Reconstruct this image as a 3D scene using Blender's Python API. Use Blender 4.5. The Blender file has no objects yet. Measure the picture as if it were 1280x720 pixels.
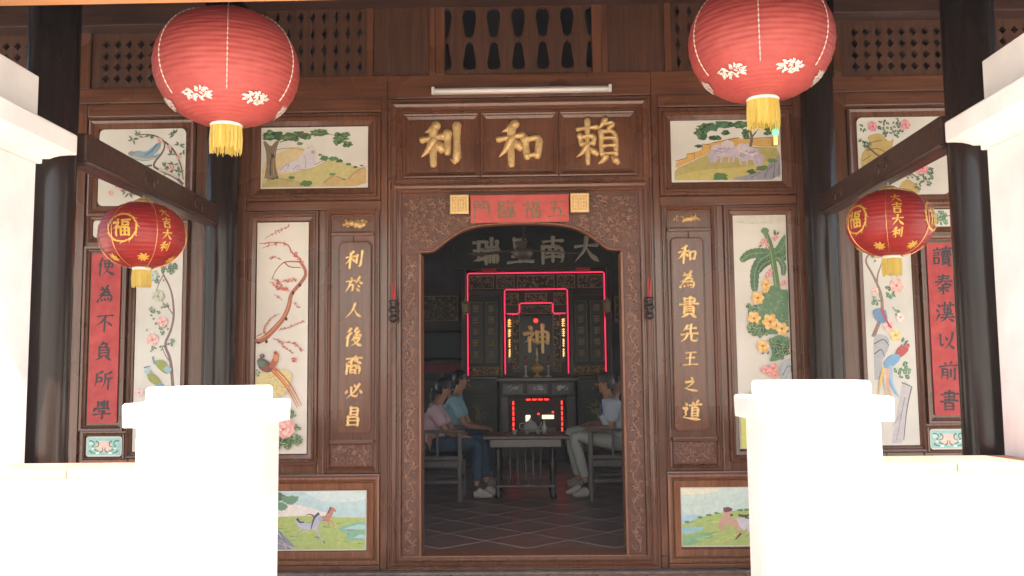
import bpy, bmesh, math, random
from mathutils import Vector, Matrix
R = math.radians
rnd = random.Random(7)
sc = bpy.context.scene
COL = sc.collection

# ------------------------------------------------------------------ camera
YAW, PITCH, ROLL = -0.0186134, 0.0908799, 0.01016
cam_d = bpy.data.cameras.new('camera'); cam = bpy.data.objects.new('camera', cam_d); COL.objects.link(cam)
sc.camera = cam
cam_d.sensor_width = 36; cam_d.lens = 36*1150/1280; cam_d.clip_start = .05; cam_d.clip_end = 2000
_r = Vector((math.cos(YAW), -math.sin(YAW), 0))
_f = Vector((math.sin(YAW)*math.cos(PITCH), math.cos(YAW)*math.cos(PITCH), math.sin(PITCH)))
_u = Vector((-math.sin(YAW)*math.sin(PITCH), -math.cos(YAW)*math.sin(PITCH), math.cos(PITCH)))
_ex = _r*math.cos(ROLL)-_u*math.sin(ROLL); _ey = _r*math.sin(ROLL)+_u*math.cos(ROLL)
_m = Matrix((( _ex.x,_ey.x,-_f.x,0.052),(_ex.y,_ey.y,-_f.y,-5.881),(_ex.z,_ey.z,-_f.z,1.142),(0,0,0,1)))
cam.matrix_world = _m

# ------------------------------------------------------------------ light
SUN_EL, SUN_AZ = R(50), R(8)          # azimuth measured from -y (behind the camera) towards +x
w = bpy.data.worlds.new('World'); sc.world = w; w.use_nodes = True
nt = w.node_tree; bg = nt.nodes['Background']
sky = nt.nodes.new('ShaderNodeTexSky'); sky.sky_type = 'NISHITA'; sky.sun_disc = False
sky.sun_elevation = SUN_EL; sky.sun_rotation = math.pi-SUN_AZ
sky.altitude = 0; sky.air_density = 1.2; sky.dust_density = 2.5
nt.links.new(sky.outputs[0], bg.inputs[0]); bg.inputs[1].default_value = .11
sd = bpy.data.lights.new('sun', 'SUN'); sun = bpy.data.objects.new('sun', sd); COL.objects.link(sun)
sd.energy = 4.9; sd.angle = R(.55); sd.color = (1, .94, .84)
sdir = Vector((math.sin(SUN_AZ)*math.cos(SUN_EL), -math.cos(SUN_AZ)*math.cos(SUN_EL), math.sin(SUN_EL)))
sun.rotation_euler = (-sdir).to_track_quat('-Z', 'Y').to_euler()
sun.location = (3, -8, 12)
sc.view_settings.view_transform = 'Standard'; sc.view_settings.look = 'None'
sc.view_settings.exposure = 2.05; sc.view_settings.gamma = 1
sc.cycles.max_bounces = 10; sc.cycles.diffuse_bounces = 7; sc.cycles.glossy_bounces = 4

# ------------------------------------------------------------------ materials
def lin(h):
    if isinstance(h, str):
        h = h.lstrip('#'); c = [int(h[i:i+2], 16)/255 for i in (0, 2, 4)]
        return tuple(((x+.055)/1.055)**2.4 if x > .04 else x/12.92 for x in c)
    return h
def mat(name, col, rough=.5, spec=.5, col2=None, scale=(8, 8, 8), detail=4, bump=0, bscale=60, metal=0, coat=0,
        em=None, ems=0, wave=None, trans=0, rough2=None, ramp=(.35, .7), vary=(.86, 1.12)):
    m = bpy.data.materials.new(name); m.use_nodes = True
    n = m.node_tree.nodes; l = m.node_tree.links
    b = n['Principled BSDF']
    b.inputs['Base Color'].default_value = (*lin(col), 1)
    b.inputs['Roughness'].default_value = rough; b.inputs['Metallic'].default_value = metal
    b.inputs['Specular IOR Level'].default_value = spec
    b.inputs['Coat Weight'].default_value = coat; b.inputs['Coat Roughness'].default_value = .15
    tc = n.new('ShaderNodeTexCoord')
    if col2 is not None:
        mp = n.new('ShaderNodeMapping'); mp.inputs['Scale'].default_value = scale
        l.new(tc.outputs['Object'], mp.inputs[0])
        no = n.new('ShaderNodeTexNoise'); no.inputs['Scale'].default_value = 1; no.inputs['Detail'].default_value = detail
        no.inputs['Roughness'].default_value = .65
        l.new(mp.outputs[0], no.inputs['Vector'])
        cr = n.new('ShaderNodeValToRGB'); cr.color_ramp.elements[0].position = ramp[0]; cr.color_ramp.elements[1].position = ramp[1]
        cr.color_ramp.elements[0].color = (*lin(col), 1); cr.color_ramp.elements[1].color = (*lin(col2), 1)
        l.new(no.outputs[0], cr.inputs[0])
        # slow second variation
        n2 = n.new('ShaderNodeTexNoise'); n2.inputs['Scale'].default_value = 1.7; n2.inputs['Detail'].default_value = 3
        l.new(tc.outputs['Object'], n2.inputs['Vector'])
        mr = n.new('ShaderNodeMapRange'); mr.inputs[1].default_value = .3; mr.inputs[2].default_value = .7
        mr.inputs[3].default_value = vary[0]; mr.inputs[4].default_value = vary[1]
        l.new(n2.outputs[0], mr.inputs[0])
        mx = n.new('ShaderNodeVectorMath'); mx.operation = 'SCALE'
        l.new(cr.outputs[0], mx.inputs[0]); l.new(mr.outputs[0], mx.inputs['Scale'])
        l.new(mx.outputs[0], b.inputs['Base Color'])
        if rough2 is not None:
            rr = n.new('ShaderNodeMapRange'); rr.inputs[3].default_value = rough; rr.inputs[4].default_value = rough2
            rr.inputs[1].default_value = .3; rr.inputs[2].default_value = .75
            l.new(n2.outputs[0], rr.inputs[0]); l.new(rr.outputs[0], b.inputs['Roughness'])
    if bump:
        nb = n.new('ShaderNodeTexNoise'); nb.inputs['Scale'].default_value = bscale; nb.inputs['Detail'].default_value = 4
        if col2 is not None: l.new(mp.outputs[0], nb.inputs['Vector']); nb.inputs['Scale'].default_value = bscale/20
        else: l.new(tc.outputs['Object'], nb.inputs['Vector'])
        bp = n.new('ShaderNodeBump'); bp.inputs['Strength'].default_value = bump; bp.inputs['Distance'].default_value = .003
        l.new(nb.outputs[0], bp.inputs['Height']); l.new(bp.outputs[0], b.inputs['Normal'])
    if em is not None:
        b.inputs['Emission Color'].default_value = (*lin(em), 1); b.inputs['Emission Strength'].default_value = ems
    if trans:
        tr = n.new('ShaderNodeBsdfTranslucent'); tr.inputs[0].default_value = (*lin(col), 1)
        mi = n.new('ShaderNodeMixShader'); mi.inputs[0].default_value = trans
        l.new(b.outputs[0], mi.inputs[1]); l.new(tr.outputs[0], mi.inputs[2])
        l.new(mi.outputs[0], n['Material Output'].inputs[0])
    return m
M = {}
WD, WL = (.082, .029, .0135), (.160, .060, .026)
M['wood_v'] = mat('varnished_wood_upright', WD, .22, .5, WL, (55, 55, 2.2), bump=.3, bscale=40, rough2=.38, vary=(.74, 1.2), coat=.35)
M['wood_h'] = mat('varnished_wood_level', WD, .22, .5, WL, (2.2, 55, 55), bump=.3, bscale=40, rough2=.38, vary=(.74, 1.2), coat=.35)
M['wood_o'] = mat('warm_wood_edge', (.13, .048, .02), .35, .5, (.24, .10, .045), (50, 50, 3), bump=.2, bscale=40)
M['wood_dull'] = mat('dull_brown_board', (.052, .020, .010), .5, .35, (.098, .040, .019), (40, 40, 2), bump=.2, bscale=40)
M['carved'] = mat('carved_red_brown_wood', (.080, .031, .018), .42, .4, (.14, .058, .036), (30, 30, 30), bump=.5, bscale=60)
M['relief'] = mat('highlit_carved_relief', (.17, .085, .052), .32, .5, (.34, .20, .14), (40, 40, 40), bump=.3, bscale=60)  # paler than its ground: whitish highlights put into the relief colour
M['lacquer'] = mat('black_lacquer_column', (.014, .008, .006), .15, .36, (.026, .017, .014), (14, 14, .6), bump=.9, bscale=22, rough2=.26)
M['dark_beam'] = mat('dark_brown_beam', (.032, .014, .010), .38, .4, (.07, .030, .020), (3, 30, 30), bump=.25, bscale=40)
M['plaster'] = mat('white_painted_plaster', (.74, .73, .71), .75, .3, (.84, .83, .81), (3, 3, 3), bump=.35, bscale=120)
M['terracotta'] = mat('terracotta_coping', (.40, .19, .13), .7, .3, (.50, .26, .19), (9, 9, 9), bump=.4, bscale=80)
M['floor_tile'] = mat('terracotta_floor_tile', (.36, .17, .105), .5, .4, (.46, .24, .15), (7, 7, 7), bump=.2, bscale=50)
M['concrete'] = mat('pale_courtyard_paving', (.50, .46, .40), .85, .2, (.64, .59, .52), (2, 2, 2), bump=.4, bscale=60)
M['sill_stone'] = mat('grey_worn_sill', (.12, .09, .075), .6, .3, (.22, .18, .15), (14, 14, 14), bump=.5, bscale=60)
M['gold'] = mat('gold_leaf', (.70, .46, .18), .34, .5, (.86, .64, .32), (60, 60, 60), metal=.3, bump=.2, bscale=60)
M['gold_old'] = mat('aged_gilding', (.46, .29, .11), .36, .5, (.70, .48, .21), (50, 50, 50), metal=.3, bump=.5, bscale=60)
M['gold_pale'] = mat('pale_dusty_gilding', (.34, .30, .23), .6, .4, (.48, .43, .34), (50, 50, 50), bump=.4)
M['gold_dim'] = mat('tarnished_gilding', (.16, .125, .065), .55, .4, (.32, .26, .14), (50, 50, 50), metal=.2, bump=.5, bscale=60)
M['ceramic'] = mat('cream_painted_tile', (.60, .565, .49), .3, .5, (.65, .62, .55), (3, 3, 3), bump=.03, bscale=40)
M['red_paper'] = mat('red_paper', (.40, .050, .050), .6, .3, (.52, .085, .075), (14, 14, 14), bump=.3, bscale=50)
M['banner'] = mat('faded_red_banner', (.42, .07, .06), .6, .3, (.52, .10, .085), (9, 9, 9), bump=.3, bscale=50)
M['ink'] = mat('black_ink', (.022, .016, .02), .5, .4, (.05, .04, .045), (60, 60, 60))
M['banner_ink'] = mat('dull_bronze_print', (.15, .085, .05), .5, .4, (.24, .14, .08), (60, 60, 60))
M['tube'] = mat('unlit_fluorescent_tube', (.72, .66, .62), .3, .5)
M['tube_white'] = mat('white_enamel_batten', (.62, .57, .53), .4, .5)
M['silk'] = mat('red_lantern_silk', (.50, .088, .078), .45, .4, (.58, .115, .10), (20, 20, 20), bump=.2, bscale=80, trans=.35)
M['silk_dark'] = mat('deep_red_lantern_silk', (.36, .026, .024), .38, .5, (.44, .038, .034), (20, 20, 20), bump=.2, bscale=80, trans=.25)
M['seam'] = mat('gilt_seam_glint', (.72, .52, .45), .28, .6, metal=.2)  # gilt made paler: specular glints of the seams put into the colour
M['seam_gold'] = mat('copper_gilt_seam', (.78, .30, .12), .25, .6, metal=.6)
M['print_gold'] = mat('gold_print', (.62, .36, .05), .45, .5, (.78, .5, .12), (60, 60, 60), metal=.2)
M['print_silver'] = mat('silver_print', (.52, .44, .38), .4, .5, (.8, .72, .66), (60, 60, 60), metal=.2)
M['tassel'] = mat('yellow_silk_fringe', (.62, .44, .07), .5, .5, (.85, .68, .2), (90, 90, 4), trans=.2)
M['white_rim'] = mat('white_paper_rim', (.8, .72, .62), .5, .4)
M['wire'] = mat('steel_wire', (.3, .28, .26), .35, .5, metal=.8)
M['red_knob'] = mat('red_incense_stick', (.42, .03, .035), .5, .4)
M['dull_red'] = mat('dull_red_cloth', (.10, .018, .024), .8, .2, (.14, .03, .036), (9, 9, 9))
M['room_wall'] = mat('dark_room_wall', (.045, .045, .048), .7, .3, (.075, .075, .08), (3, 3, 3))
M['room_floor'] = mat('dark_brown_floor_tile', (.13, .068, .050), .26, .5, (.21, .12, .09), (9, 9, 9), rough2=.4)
M['grout'] = mat('pale_grout', (.46, .38, .33), .7, .3)
M['black_wood'] = mat('black_rosewood', (.018, .012, .010), .3, .5, (.036, .024, .02), (30, 30, 3), bump=.1)
M['grey_wood'] = mat('worn_grey_wood', (.07, .055, .05), .4, .5, (.12, .095, .085), (30, 30, 3), bump=.1)
M['teal_dark'] = mat('dark_teal_panel', (.010, .028, .030), .35, .5, (.018, .045, .048), (9, 9, 9))
M['altar_dark'] = mat('dark_green_lacquer', (.014, .018, .015), .4, .4, (.03, .035, .028), (20, 20, 20))
M['neon'] = mat('pink_red_neon', (.8, .03, .1), .4, .5, em=(1, .03, .10), ems=.32)
M['led_red'] = mat('red_led', (.8, .02, .02), .4, .5, em=(1, .03, .02), ems=.9)
M['led_gold'] = mat('amber_led', (.9, .5, .1), .4, .5, em=(1, .55, .15), ems=.45)
M['led_white'] = mat('white_led_panel', (.9, .85, .7), .4, .5, em=(1, .85, .55), ems=.35)
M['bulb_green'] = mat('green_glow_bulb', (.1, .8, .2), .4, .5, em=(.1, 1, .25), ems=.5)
M['yellow_tag'] = mat('yellow_tag', (.85, .72, .2), .5, .4)
M['skin'] = mat('warm_skin', (.38, .19, .12), .5, .4, (.44, .23, .15), (30, 30, 30))
M['hair'] = mat('black_hair', (.010, .008, .008), .4, .5, (.02, .016, .015), (90, 90, 20))
M['hair_grey'] = mat('greying_hair', (.05, .045, .042), .5, .4, (.12, .11, .10), (90, 90, 30))
M['pink_shirt'] = mat('pale_pink_cotton', (.62, .42, .47), .8, .2, (.70, .50, .55), (12, 12, 12), bump=.3, bscale=60)
M['blue_shirt'] = mat('light_blue_cotton', (.26, .42, .48), .8, .2, (.32, .50, .56), (12, 12, 12), bump=.3, bscale=60)
M['pale_shirt'] = mat('pale_grey_blue_cotton', (.52, .57, .64), .8, .2, (.60, .66, .72), (12, 12, 12), bump=.3, bscale=60)
M['royal_shirt'] = mat('mid_blue_cotton', (.05, .14, .32), .8, .2, (.07, .18, .38), (12, 12, 12), bump=.3, bscale=60)
M['jeans'] = mat('blue_denim', (.035, .06, .10), .85, .2, (.055, .09, .14), (30, 30, 30), bump=.3, bscale=60)
M['khaki'] = mat('light_khaki_cloth', (.36, .37, .32), .85, .2, (.44, .45, .40), (12, 12, 12), bump=.3, bscale=60)
M['shoe'] = mat('beige_canvas_shoe', (.42, .36, .30), .7, .3, (.5, .44, .38), (30, 30, 30))
M['eye'] = mat('eye', (.02, .015, .012), .3, .5)
M['porcelain'] = mat('white_porcelain', (.34, .34, .32), .25, .5)
M['silver'] = mat('silver_inlay', (.4, .4, .38), .4, .5, (.6, .6, .57), (60, 60, 60), metal=.3)
M['roof_tile'] = mat('clay_roof_tile', (.30, .12, .07), .8, .2, (.42, .19, .12), (9, 9, 9), bump=.4)
M['eave'] = mat('orange_eave_board', (.46, .20, .08), .5, .4, (.55, .27, .12), (2, 40, 40), bump=.2)
def paint_mat():
    m = bpy.data.materials.new('painted_glaze'); m.use_nodes = True; n = m.node_tree.nodes; l = m.node_tree.links
    b = n['Principled BSDF']; b.inputs['Roughness'].default_value = .38
    a = n.new('ShaderNodeAttribute'); a.attribute_name = 'Col'
    tc = n.new('ShaderNodeTexCoord'); no = n.new('ShaderNodeTexNoise'); no.inputs['Scale'].default_value = 45; no.inputs['Detail'].default_value = 5
    l.new(tc.outputs['Object'], no.inputs['Vector'])
    mr = n.new('ShaderNodeMapRange'); mr.inputs[1].default_value = .3; mr.inputs[2].default_value = .7; mr.inputs[3].default_value = .9; mr.inputs[4].default_value = 1.08
    l.new(no.outputs[0], mr.inputs[0])
    v = n.new('ShaderNodeVectorMath'); v.operation = 'SCALE'; l.new(a.outputs['Color'], v.inputs[0]); l.new(mr.outputs[0], v.inputs['Scale'])
    n3 = n.new('ShaderNodeTexNoise'); n3.inputs['Scale'].default_value = 18; n3.inputs['Detail'].default_value = 3
    l.new(tc.outputs['Object'], n3.inputs['Vector'])
    m3 = n.new('ShaderNodeMapRange'); m3.inputs[1].default_value = .45; m3.inputs[2].default_value = .75; m3.inputs[3].default_value = 0; m3.inputs[4].default_value = .08
    l.new(n3.outputs[0], m3.inputs[0])
    mx = n.new('ShaderNodeMix'); mx.data_type = 'RGBA'; l.new(m3.outputs[0], mx.inputs[0]); l.new(v.outputs[0], mx.inputs[6])
    mx.inputs[7].default_value = (.6, .57, .48, 1); l.new(mx.outputs[2], b.inputs['Base Color'])
    return m
M['paint'] = paint_mat()

# ------------------------------------------------------------------ builder
WORLDLOC = {}
def wl(o): return WORLDLOC.get(o.name, Vector((0, 0, 0))) if o else Vector((0, 0, 0))
def tag(o, label=None, cat=None, group=None, kind=None):
    if label: o['label'] = label
    if cat: o['category'] = cat
    if group: o['group'] = group
    if kind: o['kind'] = kind
    return o
def thing(name, loc, label, cat, group=None):
    o = bpy.data.objects.new(name, None); COL.objects.link(o); o.location = loc; o.empty_display_size = .1
    WORLDLOC[o.name] = Vector(loc)
    return tag(o, label, cat, group)
class MB:
    def __init__(s): s.v = []; s.f = []; s.c = []
    def add(s, vs, fs, col=None):
        o = len(s.v); s.v += [tuple(v) for v in vs]; s.f += [tuple(i+o for i in f) for f in fs]
        s.c += [col]*len(fs); return s
    def box(s, x0, x1, y0, y1, z0, z1):
        return s.add([(x, y, z) for x in (x0, x1) for y in (y0, y1) for z in (z0, z1)],
                     [(0, 1, 3, 2), (4, 6, 7, 5), (0, 4, 5, 1), (2, 3, 7, 6), (0, 2, 6, 4), (1, 5, 7, 3)])
    def hexa(s, a, b):      # two quads of four corners
        return s.add(list(a)+list(b), [(3, 2, 1, 0), (4, 5, 6, 7), (0, 1, 5, 4), (1, 2, 6, 5), (2, 3, 7, 6), (3, 0, 4, 7)])
    def lathe(s, prof, c, seg=24, a0=0, a1=2*math.pi):
        vs = []; fs = []; n = len(prof); full = abs(a1-a0-2*math.pi) < 1e-6
        k = seg if full else seg+1
        for i in range(k):
            a = a0+(a1-a0)*i/seg
            for r, z in prof: vs.append((c[0]+r*math.cos(a), c[1]+r*math.sin(a), c[2]+z))
        for i in range(seg):
            j = (i+1) % k
            for q in range(n-1): fs.append((i*n+q, j*n+q, j*n+q+1, i*n+q+1))
        return s.add(vs, fs)
    def tube(s, pts, r, seg=8, r2=None):
        pts = [Vector(p) for p in pts]; vs = []; fs = []; n = len(pts)
        up = None
        for i, p in enumerate(pts):
            t = (pts[min(i+1, n-1)]-pts[max(i-1, 0)]).normalized()
            if up is None: up = Vector((0, 0, 1)) if abs(t.z) < .9 else Vector((1, 0, 0))
            a = t.cross(up).normalized(); b = a.cross(t).normalized(); up = b
            rr = r if r2 is None else r+(r2-r)*i/(n-1)
            for k in range(seg):
                q = 2*math.pi*k/seg; vs.append(p+a*rr*math.cos(q)+b*rr*math.sin(q))
        for i in range(n-1):
            for k in range(seg):
                k2 = (k+1) % seg; fs.append((i*seg+k, i*seg+k2, (i+1)*seg+k2, (i+1)*seg+k))
        fs.append(tuple(range(seg-1, -1, -1))); fs.append(tuple((n-1)*seg+k for k in range(seg)))
        return s.add(vs, fs)
    def ball(s, c, r, seg=12, ring=8, sq=(1, 1, 1)):
        vs = []; fs = []
        for i in range(ring+1):
            t = math.pi*i/ring
            for k in range(seg):
                a = 2*math.pi*k/seg
                vs.append((c[0]+r*sq[0]*math.sin(t)*math.cos(a), c[1]+r*sq[1]*math.sin(t)*math.sin(a), c[2]+r*sq[2]*math.cos(t)))
        for i in range(ring):
            for k in range(seg):
                k2 = (k+1) % seg; fs.append((i*seg+k, (i+1)*seg+k, (i+1)*seg+k2, i*seg+k2))
        return s.add(vs, fs)
    def frame(s, x0, x1, z0, z1, prof, base=0):   # mitred moulding round an opening; prof = (outward offset, protrusion to -y)
        vs = []; n = len(prof)
        for (sx, sz, X, Z) in ((-1, -1, x0, z0), (1, -1, x1, z0), (1, 1, x1, z1), (-1, 1, x0, z1)):
            for o, h in prof: vs.append((X+sx*o, -(base+h), Z+sz*o))
        fs = []
        for i in range(4):
            j = (i+1) % 4
            for q in range(n-1): fs.append((i*n+q, j*n+q, j*n+q+1, i*n+q+1))
        return s.add(vs, fs)
    def build(s, name, m, parent=None, bevel=0, smooth=False, seg=2, loc=None):
        off = wl(parent) if parent else (Vector(loc) if loc else Vector((0, 0, 0)))
        me = bpy.data.meshes.new(name)
        me.from_pydata([(v[0]-off.x, v[1]-off.y, v[2]-off.z) for v in s.v], [], s.f)
        if any(c is not None for c in s.c):
            at = me.color_attributes.new('Col', 'FLOAT_COLOR', 'CORNER'); li = 0; data = []
            for p, c in zip(me.polygons, s.c):
                for _ in p.vertices: data += [*(c or (1, 1, 1)), 1]
            at.data.foreach_set('color', data)
        me.materials.append(M[m] if isinstance(m, str) else m)
        if bevel:
            bm = bmesh.new(); bm.from_mesh(me)
            bmesh.ops.remove_doubles(bm, verts=bm.verts, dist=1e-6)
            es = [e for e in bm.edges if len(e.link_faces) == 2 and e.calc_face_angle(0) > .5]
            bmesh.ops.bevel(bm, geom=es, offset=bevel, segments=seg, profile=.6, affect='EDGES', clamp_overlap=True)
            bm.to_mesh(me); bm.free(); me.materials.clear(); me.materials.append(M[m] if isinstance(m, str) else m)
        if smooth:
            me.polygons.foreach_set('use_smooth', [True]*len(me.polygons))
        o = bpy.data.objects.new(name, me); COL.objects.link(o)
        if parent: o.parent = parent; WORLDLOC[o.name] = wl(parent)
        else: o.location = off; WORLDLOC[o.name] = off
        return o
def box(name, m, parent, x0, x1, y0, y1, z0, z1, bevel=.003, **k): return MB().box(min(x0, x1), max(x0, x1), y0, y1, z0, z1).build(name, m, parent, bevel=bevel, **k)

def curve_plate(name, m, parent, loops, y, thick, bevel=0):
    """flat board with holes; loops are closed (x,z) outlines; the board's face is at y, its back at y+thick"""
    cu = bpy.data.curves.new(name, 'CURVE'); cu.dimensions = '2D'; cu.fill_mode = 'BOTH'; cu.extrude = thick/2
    for lp in loops:
        sp = cu.splines.new('POLY'); sp.points.add(len(lp)-1); sp.use_cyclic_u = True
        for p, (x, z) in zip(sp.points, lp): p.co = (x, z, 0, 1)
    t = bpy.data.objects.new('tmp', cu); COL.objects.link(t)
    dg = bpy.context.evaluated_depsgraph_get(); me = bpy.data.meshes.new_from_object(t.evaluated_get(dg))
    bpy.data.objects.remove(t); bpy.data.curves.remove(cu)
    off = wl(parent)
    for v in me.vertices:
        x, z, d = v.co; v.co = (x-off.x, y+thick/2-d-off.y, z-off.z)
    me.name = name; me.materials.clear(); me.materials.append(M[m])
    o = bpy.data.objects.new(name, me); COL.objects.link(o); o.parent = parent; WORLDLOC[o.name] = off
    return o

# ------------------------------------------------------------------ brush strokes
PROF = {'h': (1.0, .72, .66, .74, 1.15), 'v': (1.2, .9, .85, .92, .8), 'p': (1.2, 1.0, .8, .5, .12), 'n': (.3, .6, 1.0, 1.45, .2),
        'd': (.3, .9, 1.3, 1.0), 'k': (1.1, .85, .85, 1.05, .15), 'r': (.9, .7, 1.0, .95, .85), 'e': (1, 1, 1, 1)}
def smooth_path(pts, it=2):
    for _ in range(it):
        q = [pts[0]]
        for a, b in zip(pts, pts[1:]):
            q.append((a[0]*.78+b[0]*.22, a[1]*.78+b[1]*.22)); q.append((a[0]*.22+b[0]*.78, a[1]*.22+b[1]*.78))
        q.append(pts[-1]); pts = q
    return pts
def ribbon(mb, pts, widths, Mf, h=0., dome=True, col=None, cap=True, lift=0.):
    """variable-width brush stroke along pts (2d); Mf(u,v,height)->3d"""
    L = [0]
    for a, b in zip(pts, pts[1:]): L.append(L[-1]+math.hypot(b[0]-a[0], b[1]-a[1]))
    T = L[-1] or 1e-6
    def wa(t):
        x = t*(len(widths)-1); i = min(int(x), len(widths)-2); return widths[i]+(widths[i+1]-widths[i])*(x-i)
    S = []
    n = len(pts)
    for i, p in enumerate(pts):
        a = pts[max(i-1, 0)]; b = pts[min(i+1, n-1)]; d = math.hypot(b[0]-a[0], b[1]-a[1]) or 1e-6
        S.append((p[0], p[1], (b[0]-a[0])/d, (b[1]-a[1])/d, wa(L[i]/T)))
    if cap:
        x, y, tx, ty, ww = S[0]; S = [(x-tx*ww*.45, y-ty*ww*.45, tx, ty, ww*.62), (x-tx*ww*.25, y-ty*ww*.25, tx, ty, ww*.88)]+S
        x, y, tx, ty, ww = S[-1]; S = S+[(x+tx*ww*.25, y+ty*ww*.25, tx, ty, ww*.88), (x+tx*ww*.45, y+ty*ww*.45, tx, ty, ww*.55)]
    offs = ((-1, 0), (-.62, .78), (0, 1), (.62, .78), (1, 0)) if dome else ((-1, 0), (1, 0))
    vs = []; fs = []; k = len(offs)
    for (x, y, tx, ty, ww) in S:
        hw = ww/2
        for o, hh in offs:
            vs.append(Mf(x-ty*o*hw, y+tx*o*hw, lift+(h*hh*min(1, hw/(max(widths)/2)*1.1) if dome else 0)))
    for i in range(len(S)-1):
        for q in range(k-1): fs.append((i*k+q, i*k+q+1, (i+1)*k+q+1, (i+1)*k+q))
    if dome:
        fs.append(tuple(range(k-1, -1, -1))); fs.append(tuple((len(S)-1)*k+q for q in range(k)))
    mb.add(vs, fs, col)
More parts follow.
